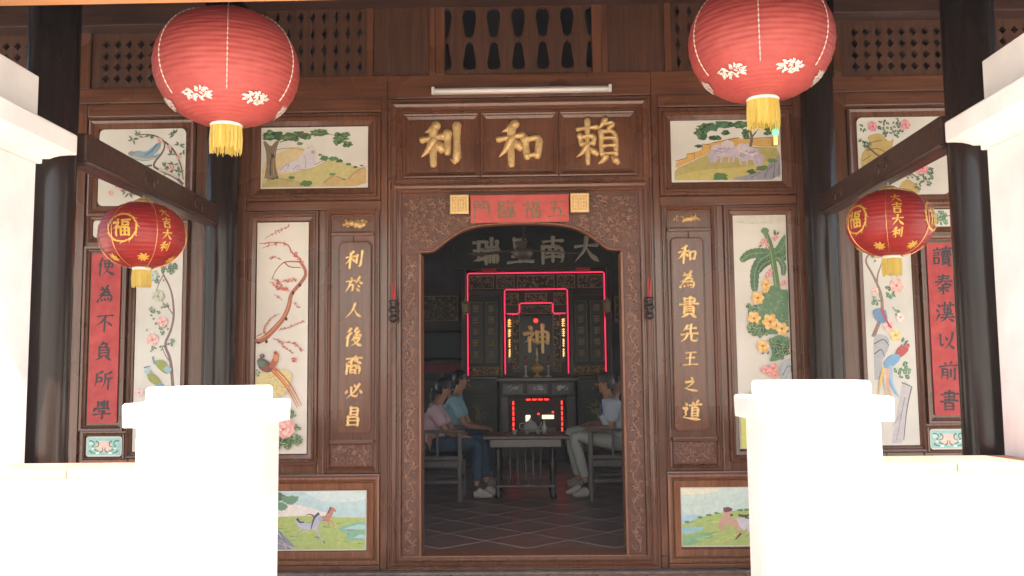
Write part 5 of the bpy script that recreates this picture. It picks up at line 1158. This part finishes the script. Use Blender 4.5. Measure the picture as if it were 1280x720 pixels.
# shrine tablet
TB = thing('shrine_tablet', (AX, YB, 1.1), 'dark teal shrine tablet with one big gilt character between gilt posts', 'tablet')
box('tablet_board', 'teal_dark', TB, AX-.22, AX+.22, YB+.05, YB+.08, 1.15, 1.86)
for s in (-1, 1): gilt_panel(*sorted((AX+s*.225, AX+s*.30)), 1.15, 1.87, 60+s, 22, 'gold_old', y=YB+.03, sz=.026, par=TB)
g = MB(); glyph(g, '神', AX-.0, 1.565, .36, face(-YB-.045), wt=14.5, h=.018, jitter=2); g.build('character', 'gold', TB, smooth=True)
g = MB(); [leafr(g, AX-.16+.04*i, 1.24+.03*math.sin(i*1.7), .07, 1.3+.2*i, .03, .01, face(-YB-.045)) for i in range(9)]; tag(g.build('gilt_carving', 'gold_dim', TB, smooth=True), kind='stuff')
t = thing('red_lamp', (AX-.005, YB-.05, 1.79), 'small round red lamp glowing above the gilt altar character', 'lamp')
MB().ball((AX-.005, YB+.02, 1.80), .028, 14, 10).build('bulb', 'led_red', t, smooth=True)
MB().lathe([(0, 0), (.018, 0), (.018, .03), (0, .03)], (AX-.005, YB+.02, 1.826), 12).build('socket', 'black_wood', t)
for s in (-1, 1):
    x = AX+s*.348; t = thing('led_strip', (x, YB, 1.3), 'glowing amber light strip %s of the gilt altar character' % ('left' if s < 0 else 'right'), 'light strip', 'amber light strips')
    box('strip_board', 'black_wood', t, x-.03, x+.03, YB+.015, YB+.03, 1.26, 1.86)
    r = random.Random(s+5)
    for k in range(4):
        g = MB(); z = 1.77-.13*k; w_ = (.040, .036, .022, .022)[k]
        for q in range(4): ribbon(g, [(x-w_*.5, z+.04-.026*q), (x+w_*.5, z+.04-.026*q+r.uniform(-.01, .01))], [.007, .009], face(-YB-.014), h=.004)
        ribbon(g, [(x, z+.05), (x+r.uniform(-.008, .008), z-.05)], [.010, .008], face(-YB-.014), h=.004)
        g.build('glowing_mark', 'led_gold', t, smooth=True)
# gilded board above: read from the right
GB = thing('gilt_name_board', (AX, 5.6, 2.5), 'black board with four large dull gilt characters hanging above the altar', 'plaque')
YG = 5.6
box('board', 'altar_dark', GB, AX-1.05, AX+1.0, YG, YG+.04, 2.44, 2.90, .006)
for ch, xc in zip('瑞呈南大', (-.62, -.19, .22, .64)):
    g = MB(); glyph(g, ch, AX+xc-.005, 2.650, .345, face(-YG+.001), wt=15, h=.022, jitter=1); g.build('character', 'gold_pale', GB, smooth=True)
for s in (-1, 1): box('bracket', 'red_knob', GB, AX+s*.50, AX+s*.68, YG-.02, YG+.03, 2.385, 2.435)
# drawer chest below and light box
DC = thing('altar_table', (AX, 5.7, 0), 'dark altar table with silver inlaid drawers and an open niche below', 'table')
box('top', 'black_wood', DC, AX-.50, AX+.50, 5.50, 5.98, 1.02, 1.07, .006)
box('drawer_rail', 'altar_dark', DC, AX-.46, AX+.46, 5.54, 5.96, .84, 1.018)
for xc in (-.30, 0, .30):
    d = box('drawer', 'black_wood', DC, AX+xc-.13, AX+xc+.13, 5.527, 5.5395, .865, .995, .004)
    g = MB(); r = random.Random(int(xc*10)+9)
    for i in range(9): leafr(g, AX+xc+r.uniform(-.08, .05), .93+r.uniform(-.02, .02), .06, r.uniform(-.5, .5), .022, .004, face(-5.526))
    g.build('fish_inlay', 'silver', d, smooth=True)
for s in (-1, 1):
    box('side_panel', 'black_wood', DC, AX+s*.36, AX+s*.46, 5.55, 5.95, .12, .838); box('leg', 'black_wood', DC, AX+s*.38, AX+s*.45, 5.56, 5.62, 0, .118)
box('niche_back', 'altar_dark', DC, AX-.358, AX+.358, 5.92, 5.95, .12, .838)
box('niche_floor', 'black_wood', DC, AX-.358, AX+.358, 5.56, 5.918, .30, .34)
EL = thing('earth_altar', (AX, 5.6, .34), 'small lit shrine glowing red and white in the niche under the altar table', 'shrine')
for s in (-1, 1):
    for k in range(7): box('led_segment', 'led_red', EL, AX+s*.300-.009, AX+s*.300+.009, 5.57, 5.58, .345+k*.065, .345+k*.065+.045, 0)
for k in range(4): box('led_segment', 'led_red', EL, AX-.14+k*.075, AX-.14+k*.075+.055, 5.57, 5.58, .79, .806, 0)
for x, w_, m_ in ((-.12, .06, 'led_white'), (.13, .15, 'led_white')): box('light_panel', m_, EL, AX+x-w_/2, AX+x+w_/2, 5.75, 5.76, .52 if w_ < .15 else .55, .60)
box('offering_box', 'grey_wood', EL, AX-.22, AX+.22, 5.70, 5.745, .342, .44); MB().lathe([(0, 0), (.03, 0), (.05, .05), (.045, .08), (0, .08)], (AX+.02, 5.62, .345), 18).build('incense_bowl', 'porcelain', EL, smooth=True)
for x, z in ((.01, .62), (.19, .64)): MB().ball((AX+x, 5.62, z), .013, 10, 6).build('red_bulb', 'led_red', EL, smooth=True)
# incense burner on the altar table
t = thing('incense_burner', (AX, 5.65, 1.07), 'slender brass incense burner and candle stand on the altar table', 'burner')
MB().lathe([(0, 0), (.06, 0), (.065, .015), (.02, .03), (.018, .05), (.07, .08), (.085, .11), (.075, .14), (.03, .15), (.025, .17), (0, .20)], (AX, 5.65, 1.071), 24).build('bowl', 'gold_old', t, smooth=True)
MB().lathe([(0, 0), (.012, 0), (.02, .03), (.01, .06), (.018, .09), (.01, .13), (.015, .16), (0, .18)], (AX, 5.65, 1.268), 14).build('finial', 'gold_old', t, smooth=True)
for s in (-1, 1):
    x = AX+s*.14; t = thing('candlestick', (x, 5.68, 1.07), 'thin dark candlestick %s of the altar burner' % ('left' if s < 0 else 'right'), 'candlestick', 'altar candlesticks')
    MB().lathe([(0, 0), (.04, 0), (.042, .012), (.012, .03), (.01, .12), (.03, .14), (.012, .15), (0, .15)], (x, 5.68, 1.071), 16).build('stand', 'silver', t, smooth=True)
    MB().tube([(x, 5.68, 1.22), (x, 5.68, 1.33)], .010, 8).build('candle', 'red_knob', t, smooth=True)
# lower side cabinets with gilt flowers
for s in (-1, 1):
    x0, x1 = sorted((AX+s*.50, AX+s*.96))
    t = thing('side_cabinet', ((x0+x1)/2, 5.75, 0), 'dark lower cabinet with a painted gilt flower %s of the altar table' % ('left' if s < 0 else 'right'), 'cabinet', 'lower cabinets of the altar')
    box('carcass', 'altar_dark', t, x0, x1, 5.62, 5.98, 0, 1.05)
    box('cabinet_top', 'black_wood', t, x0-.01, x1+.01, 5.59, 5.985, 1.052, 1.085, .005)
    MB().frame(x0+.06, x1-.06, .42, .86, [(0, -5.62), (.002, -5.60), (.016, -5.60), (.02, -5.62)]).build('door_frame', 'black_wood', t)
    g = MB(); r = random.Random(7+s); xm = (x0+x1)/2
    for i in range(14): leafr(g, xm+r.uniform(-.05, .05), .66+r.uniform(-.06, .06), .09, r.uniform(0, 6.3), .026, .004, face(-5.619))
    ribbon(g, [(xm, .62), (xm+.02, .52), (xm, .46)], [.014, .02], face(-5.619), h=.003); g.build('gilt_flower', 'gold_dim', t, smooth=True)
    g = MB(); carve_fill(g, lambda x, z, q: True, x0+.06, x1-.06, .92, .99, 16, .02, .006, face(-5.619), 71+s); tag(g.build('gilt_carving', 'gold_dim', t, smooth=True), kind='stuff')
# small hanging lamps beside the neon, ceiling lamp
for s, xx in ((-1, AX-.90), (1, AX+.90)):
    t = thing('hanging_lamp', (xx, 5.8, 1.95), 'small tarnished hanging lamp over the %s side of the neon frame' % ('left' if s < 0 else 'right'), 'lamp', 'small hanging lamps by the altar')
    MB().lathe([(0, -.10), (.02, -.10), (.045, -.08), (.05, .02), (.062, .03), (.04, .055), (.015, .08), (.01, .10), (0, .10)], (xx, 5.8, 1.98), 6).build('lamp_body', 'gold_dim', t)
    MB().tube([(xx, 5.8, 2.08), (xx, 5.8, 4.2)], .004, 5).build('chain', 'wire', t)
    for k in range(3): a = k*2.1; MB().tube([(xx+.05*math.cos(a), 5.8+.05*math.sin(a), 1.90), (xx+.055*math.cos(a), 5.8+.055*math.sin(a), 1.82)], .006, 5).build('tassel', 'red_knob', t)
t = thing('ceiling_fan', (.0, 3.0, 2.28), 'grey ceiling fan hanging just behind the top of the arch', 'fan')
MB().lathe([(0, -.07), (.05, -.07), (.09, -.04), (.10, 0), (.08, .04), (.03, .07), (0, .07)], (.0, 3.0, 2.30), 24).build('motor', 'grey_wood', t, smooth=True)
for k in range(3):
    a = k*2.094+.5; c_, s_ = math.cos(a), math.sin(a); mb = MB(); P0 = lambda u, v, z: (u*c_-v*s_, 3.0+u*s_+v*c_, z)
    mb.hexa([P0(.09, -.03, 2.315), P0(.62, -.06, 2.31), P0(.62, .06, 2.325), P0(.09, .03, 2.32)], [P0(.09, -.03, 2.322), P0(.62, -.06, 2.317), P0(.62, .06, 2.332), P0(.09, .03, 2.327)]); mb.build('blade', 'grey_wood', t)
MB().tube([(0, 3, 2.37), (0, 3, 4.2)], .012, 8).build('rod', 'grey_wood', t)
# wall things at the sides of the hall
t = thing('hall_cupboard', (-1.15, 4.6, 0), 'dark cupboard with pale posts and red lintel in the left back of the hall', 'cupboard')
box('carcass', 'room_wall', t, -1.55, -.74, 4.6, 5.0, 0, 1.05)
for x in (-1.54, -1.24, -.95, -.765): box('pale_post', 'grey_wood', t, x-.012, x+.012, 4.575, 4.598, .05, 1.14, .002)
box('red_lintel', 'dull_red', t, -1.56, -.74, 4.57, 4.60, 1.145, 1.24)
for (x, z, sz_, lb) in ((-1.18, 2.02, .24, 'dim gilt carved panel high on the left back wall of the hall'), (1.45, 1.98, .22, 'dim gilt carved panel high on the right back wall of the hall')):
    t = thing('wall_carving', (x, 6.7, z-.2), lb, 'wall panel', 'gilt panels on the back wall'); gilt_panel(x-sz_, x+sz_, z-.16, z+.16, int(z*50), 40, y=6.70, sz=.04, par=t)
t = thing('wall_picture', (-1.10, 6.7, 1.3), 'dim framed picture with bluish glass on the left back wall of the hall', 'picture')
box('picture', 'teal_dark', t, -1.42, -.86, 6.74, 6.76, 1.35, 1.68); MB().frame(-1.42, -.86, 1.35, 1.68, [(0, -6.74), (0, -6.71), (.03, -6.70), (.04, -6.74)]).build('picture_frame', 'black_wood', t)

# ------------------------------------------------------------------ furniture
def armchair(cx, cy, sgn, label, m='grey_wood', seat_z=.40):
    """side-on armchair; sgn = +1 faces +x"""
    t = thing('armchair', (cx, cy, 0), label, 'armchair', 'carved armchairs in the hall')
    X = lambda u: cx+sgn*u
    w_ = .24
    def bb(name, u0, u1, y0, y1, z0, z1, bev=.006): box(name, m, t, X(u0), X(u1), y0, y1, z0, z1, bev)
    for v in (-1, 1):
        y0 = cy+v*w_-.019
        bb('leg', .20, .238, y0, y0+.038, 0, .605); bb('leg', -.24, -.202, y0, y0+.038, 0, 1.0-.30)
        bb('armrest', -.20, .27, y0-.004, y0+.042, .606, .632, .009)
        for u in (.02, -.1): bb('arm_spindle', u-.012, u+.012, y0+.006, y0+.032, seat_z+.001, .605, .005)
        bb('side_rail', -.20, .20, y0+.006, y0+.032, .16, .19); bb('apron', -.20, .20, y0+.006, y0+.032, seat_z-.10, seat_z-.041)
    bb('seat', -.235, .245, cy-w_+.02, cy+w_-.02, seat_z-.04, seat_z, .008)
    bb('back_rail', -.262, -.232, cy-w_-.02, cy+w_+.02, .701, .76, .01)
    for v in (-.14, 0, .14): bb('back_slat', -.236, -.218, cy+v-.03, cy+v+.03, seat_z, .70, .004)
    bb('front_rail', .205, .232, cy-w_+.02, cy+w_-.02, .16, .19)
    return t
armchair(-.80, 2.62, 1, 'dark wooden armchair with the woman in pink, left of the tea table')
armchair(-.86, 3.42, 1, 'dark wooden armchair with the man in light blue, farther back on the left')
armchair(.80, 2.62, -1, 'worn grey wooden armchair with the seated man at the right')
armchair(.88, 3.42, -1, 'dark wooden armchair farther back on the right, mostly hidden')
for x in (.66, .80):
    pass
TT = thing('tea_table', (.0, 2.85, 0), 'dark carved tea table with pale edged top between the seated people', 'table')
box('table_top', 'grey_wood', TT, -.385, .40, 2.55, 3.15, .530, .562, .008)
box('apron', 'black_wood', TT, -.32, .33, 2.60, 3.10, .455, .529, .004)
for sx in (-.25, .25):
    for sy in (2.64, 3.06):
        MB().lathe([(0, 0), (.028, 0), (.034, .02), (.022, .05), (.026, .10), (.018, .16), (.03, .24), (.034, .30), (.022, .36), (.028, .42), (.03, .455), (0, .455)], (sx, sy, 0), 16).build('leg', 'black_wood', TT, smooth=True)
box('shelf', 'grey_wood', TT, -.27, .27, 2.60, 3.10, .095, .115, .005)
for i in range(5): MB().lathe([(0, 0), (.014, 0), (.010, .06), (.016, .15), (.010, .25), (.014, .34), (0, .34)], (-.14+.07*i, 2.66, .115), 10).build('spindle', 'grey_wood', TT, smooth=True)
for i, (x, y, m_, lb) in enumerate(((-.10, 2.75, 'porcelain', 'small white teacup at the left of the tea table'), (.02, 2.70, 'porcelain', 'small white teacup at the middle of the tea table'), (.12, 2.8, 'porcelain', 'small white teacup near the right of the tea table'))):
    t = thing('teacup', (x, y, .5625), lb, 'teacup', 'teacups on the tea table')
    MB().lathe([(0, 0), (.014, 0), (.016, .006), (.026, .03), (.028, .042), (.025, .042), (.015, .01), (0, .008)], (x, y, .563), 18).build('cup', m_, t, smooth=True)
t = thing('teapot', (.05, 2.95, .5625), 'pale round teapot standing at the back of the tea table', 'teapot')
MB().lathe([(0, 0), (.04, 0), (.065, .03), (.07, .06), (.055, .095), (.03, .108), (.034, .112), (.01, .122), (.012, .135), (0, .14)], (.05, 2.95, .563), 24).build('pot_body', 'porcelain', t, smooth=True)
MB().tube([(.11, 2.95, .60), (.145, 2.95, .625), (.155, 2.95, .665)], .010, 8, r2=.006).build('spout', 'porcelain', t, smooth=True)
MB().tube([(-.01, 2.95, .655), (-.05, 2.95, .65), (-.055, 2.95, .61), (-.015, 2.95, .59)], .006, 8).build('handle', 'porcelain', t, smooth=True)
for x, lb in ((.18, 'tall thin glass bottle at the right end of the tea table'),):
    t = thing('bottle', (x, 2.85, .5625), lb, 'bottle'); MB().lathe([(0, 0), (.022, 0), (.024, .06), (.010, .09), (.009, .12), (0, .12)], (x, 2.85, .563), 16).build('bottle_body', 'silver', t, smooth=True)

# ------------------------------------------------------------------ people
def skin(name, parent, m, nodes, edges, root=0, sub=2, smooth=True):
    me = bpy.data.meshes.new('tmp'); me.from_pydata([n[0] for n in nodes], edges, [])
    o = bpy.data.objects.new('tmp', me); COL.objects.link(o)
    o.modifiers.new('s', 'SKIN'); me.skin_vertices if me.skin_vertices else None
    if not me.skin_vertices:
        bm = bmesh.new(); bm.from_mesh(me); bm.verts.layers.skin.verify(); bm.to_mesh(me); bm.free()
    for v, n in zip(me.skin_vertices[0].data, nodes):
        r = n[1]; v.radius = (r, r) if not isinstance(r, tuple) else r
    for i, v in enumerate(me.skin_vertices[0].data): v.use_root = (i == root)
    sb = o.modifiers.new('b', 'SUBSURF'); sb.levels = sub; sb.render_levels = sub
    dg = bpy.context.evaluated_depsgraph_get(); nm = bpy.data.meshes.new_from_object(o.evaluated_get(dg))
    bpy.data.objects.remove(o); off = wl(parent)
    for v in nm.vertices: v.co -= off
    nm.name = name; nm.materials.clear(); nm.materials.append(M[m])
    nm.polygons.foreach_set('use_smooth', [True]*len(nm.polygons))
    q = bpy.data.objects.new(name, nm); COL.objects.link(q); q.parent = parent; WORLDLOC[q.name] = off
    return q
def person(base, label, J, shirt, trousers, hair_m, hair, f, sleeve=.55, bulk=1.0):
    """J: joints in world coordinates; f = +1 when facing +x"""
    t = thing('person', base, label, 'person')
    V = lambda k: Vector(J[k])
    pel, chest, neck, head = V('pelvis'), V('chest'), V('neck'), V('head')
    hd = head
    def mid(a, b, q): return a+(b-a)*q
    nodes = [(pel, .10), (mid(pel, chest, .5), .095), (chest, .115), (neck, .042), (mid(neck, hd, .45)+Vector((f*.005, 0, 0)), .045), (hd+Vector((f*.004, 0, -.02)), .066), (hd+Vector((-f*.008, 0, .045)), .070), (hd+Vector((-f*.01, 0, .085)), .045)]
    edges = [(0, 1), (1, 2), (2, 3), (3, 4), (4, 5), (5, 6), (6, 7)]
    for sd in ('n', 'r'):
        sh, el, wr, ha = V('sh_'+sd), V('el_'+sd), V('wr_'+sd), V('ha_'+sd)
        i = len(nodes); nodes += [(sh, .045), (mid(sh, el, .5), .038), (el, .032), (mid(el, wr, .4), .031), (wr, .021), (mid(wr, ha, .55), (.032, .017))]
        edges += [(2, i), (i, i+1), (i+1, i+2), (i+2, i+3), (i+3, i+4), (i+4, i+5)]
        d = (ha-wr).normalized(); side = Vector((0, 1, 0)); pal = mid(wr, ha, .55)
        for q, (off, L) in enumerate(((-.024, .9), (-.008, 1.0), (.008, .95), (.024, .75))):
            k = len(nodes); b0 = pal+side*off+d*.02; L_ = .055*L
            nodes += [(b0, .0095), (b0+d*L_*.5+Vector((0, 0, -.004)), .0088), (b0+d*L_*.85+Vector((0, 0, -.022)), .0075)]
            edges += [(i+5, k), (k, k+1), (k+1, k+2)]
        k = len(nodes); tb = mid(wr, ha, .35)+side*(.03 if sd == 'n' else -.03)
        nodes += [(tb, .011), (tb+d*.03+side*.012*(1 if sd == 'n' else -1)+Vector((0, 0, -.008)), .009)]; edges += [(i+5, k), (k, k+1)]
        hp, kn, an = V('hip_'+sd), V('kn_'+sd), V('an_'+sd)
        i = len(nodes); nodes += [(hp, .075), (mid(hp, kn, .5), .062), (kn, .050), (mid(kn, an, .4), .045), (an, .030)]
        edges += [(0, i), (i, i+1), (i+1, i+2), (i+2, i+3), (i+3, i+4)]
        # shoes
        to = V('to_'+sd); k = (to-an); k.z = 0; k.normalize(); hl = Vector((an.x, an.y, to.z))-k*.035
        s_ = skin('shoe', t, 'shoe', [(hl+Vector((0, 0, .012)), (.034, .036)), (mid(hl, to, .4)+Vector((0, 0, .016)), (.036, .036)), (mid(hl, to, .75)+Vector((0, 0, .002)), (.04, .027)), (to, (.034, .020)), (an+Vector((0, 0, -.03)), .036)], [(0, 1), (1, 2), (2, 3), (1, 4)])
        tg = [(hp+Vector((0, 0, .005)), .088), (mid(hp, kn, .5), .074), (kn, .060), (mid(kn, an, .35), .056), (mid(kn, an, .72), .050), (mid(kn, an, .90), .050)]
        if sd == 'n': tn, te = list(tg), [(0, 1), (1, 2), (2, 3), (3, 4), (4, 5)]
        else:
            o_ = len(tn); tn += tg; te += [(o_+q, o_+q+1) for q in range(5)]
    body = skin('body', t, 'skin', nodes, edges)
    o_ = len(tn); tn += [(pel+Vector((0, 0, -.01)), .118), (mid(pel, chest, .3), .108)]; te += [(o_, 0), (o_, 6), (o_, o_+1)]
    skin('trousers', t, trousers, tn, te, root=o_)
    sn = [(mid(pel, chest, .05), .128*bulk), (mid(pel, chest, .5), .125*bulk), (chest, .128*bulk), (mid(chest, neck, .72), .064)]; se = [(0, 1), (1, 2), (2, 3)]
    for sd in ('n', 'r'):
        sh, el = V('sh_'+sd), V('el_'+sd); i = len(sn)
        sn += [(sh, .060*bulk), (mid(sh, el, .45), .056*bulk), (mid(sh, el, sleeve+.18), .056*bulk)]; se += [(2, i), (i, i+1), (i+1, i+2)]
    skin('shirt', t, shirt, sn, se, root=1)
    # face
    fx = f; up = Vector((0, 0, 1))
    skin('nose', t, 'skin', [(hd+Vector((fx*.058, 0, .012)), .010), (hd+Vector((fx*.082, 0, -.008)), .012)], [(0, 1)])
    skin('chin', t, 'skin', [(hd+Vector((fx*.02, 0, -.055)), .035), (hd+Vector((fx*.05, 0, -.06)), .022)], [(0, 1)])
    for sy in (-.028, .028): MB().ball(tuple(hd+Vector((fx*.062, sy, .012))), .009, 8, 6).build('eye', 'eye', t, smooth=True)
    MB().ball(tuple(hd+Vector((fx*.066, 0, -.034))), .015, 8, 6, (.5, 1.3, .35)).build('mouth', 'red_knob', t, smooth=True)
    for sy in (-.070, .070): MB().ball(tuple(hd+Vector((-fx*.006, sy, -.004))), .018, 10, 8, (.7, .4, 1.2)).build('ear', 'skin', t, smooth=True)
    hb = MB(); rr_ = random.Random(int(hd.x*50))
    vs = []; fs = []; ng, mg = 22, 16
    for i in range(mg+1):
        th = math.pi*i/mg
        for k in range(ng):
            ph = 2*math.pi*k/ng; dx, dy, dz = math.sin(th)*math.cos(ph), math.sin(th)*math.sin(ph), math.cos(th)
            fwd = dx*fx       # 1 = towards the face
            q = 1.0 if dz > .35-.55*max(-fwd, -.3) or (fwd < -.15 and dz > -.75) or (fwd < .35 and dz > -.05) else .80
            q *= 1+rr_.uniform(-.012, .012)
            vs.append(tuple(hd+Vector((-fx*.010, 0, .022))+Vector((dx*.090*q, dy*.080*q, dz*.092*q))))
    for i in range(mg):
        for k in range(ng): k2 = (k+1) % ng; fs.append((i*ng+k, (i+1)*ng+k, (i+1)*ng+k2, i*ng+k2))
    hb.add(vs, fs)
    if hair == 'tail':
        hb.ball(tuple(hd+Vector((-fx*.098, 0, .0))), .034, 10, 8); hb.tube([hd+Vector((-fx*.10, 0, .0)), hd+Vector((-fx*.125, 0, -.06)), hd+Vector((-fx*.115, 0, -.13)), hd+Vector((-fx*.10, 0, -.18))], .028, 8, r2=.010)
    hb.build('hair', hair_m, t, smooth=True)
    return t
def seated(f, cx, cy, seat, headp, knee, ankle, toe, hand, elbow, sh, chest_dx=0, knee2=None, ankle2=None, toe2=None, hand2=None):
    J = {'pelvis': (cx, cy, seat+.09), 'head': headp}
    J['chest'] = (sh[0], cy, sh[1]-.06); J['neck'] = (sh[0]+(headp[0]-sh[0])*.45, cy, sh[1]+.045)
    for sd, o in (('n', -1), ('r', 1)):
        J['sh_'+sd] = (sh[0], cy+o*.155, sh[1]-.03); J['el_'+sd] = (elbow[0]+(.02 if o > 0 else 0), cy+o*.19, elbow[1])
        h_ = hand if o < 0 or not hand2 else hand2
        J['ha_'+sd] = (h_[0], cy+o*.09, h_[1]); J['wr_'+sd] = (h_[0]-f*.085, cy+o*.11, h_[1]+.012)
        k_ = knee if o < 0 or not knee2 else knee2; a_ = ankle if o < 0 or not ankle2 else ankle2; t_ = toe if o < 0 or not toe2 else toe2
        J['hip_'+sd] = (cx+f*.03, cy+o*.085, seat+.08); J['kn_'+sd] = (k_[0], cy+o*.10, k_[1]); J['an_'+sd] = (a_[0], cy+o*.09, a_[1]); J['to_'+sd] = (t_[0], cy+o*.09, t_[1])
    return J
J = seated(1, -.86, 2.66, .40, (-.735, 2.66, .985), (-.43, .50), (-.44, .11), (-.29, .03), (-.50, .555), (-.70, .60), (-.83, .84), knee2=(-.40, .53), ankle2=(-.36, .12), toe2=(-.22, .03))
person((-.86, 2.66, 0), 'woman in a pale pink shirt and jeans seated in the left armchair', J, 'pink_shirt', 'jeans', 'hair', 'tail', 1)
J = seated(1, -.84, 3.42, .40, (-.64, 3.42, 1.06), (-.38, .52), (-.36, .11), (-.22, .03), (-.36, .58), (-.60, .62), (-.70, .90))
person((-.84, 3.42, 0), 'man in a light blue shirt leaning forward behind the woman in pink', J, 'blue_shirt', 'jeans', 'hair', 'short', 1)
J = seated(-1, .95, 2.66, .40, (.735, 2.66, 1.02), (.44, .56), (.55, .13), (.42, .03), (.54, .61), (.78, .63), (.79, .87), knee2=(.40, .60), ankle2=(.50, .13), toe2=(.36, .03))
person((.95, 2.66, 0), 'grey haired man in a pale shirt and khaki trousers seated at the right', J, 'pale_shirt', 'khaki', 'hair_grey', 'short', -1, bulk=1.22, sleeve=.62)
J = seated(-1, .96, 3.42, .40, (.98, 3.42, 1.02), (.50, .56), (.54, .12), (.40, .03), (.56, .60), (.78, .64), (.83, .86))
person((.96, 3.42, 0), 'man in a mid blue shirt mostly hidden behind the grey haired man', J, 'royal_shirt', 'khaki', 'hair', 'short', -1)

# ------------------------------------------------------------------ thin air volume added to imitate lens glare lifting the blacks
hz = bpy.data.materials.new('glare_haze'); hz.use_nodes = True; n = hz.node_tree.nodes; n.remove(n['Principled BSDF'])
pv = n.new('ShaderNodeVolumePrincipled'); pv.inputs['Color'].default_value = (.92, .94, 1, 1); pv.inputs['Density'].default_value = .0012
hz.node_tree.links.new(pv.outputs[0], n['Material Output'].inputs['Volume'])
M['glare_haze'] = hz
tag(MB().box(-301, 301, -301, 301, -2.2, 5.2).build('glare_haze', 'glare_haze'), kind='stuff')
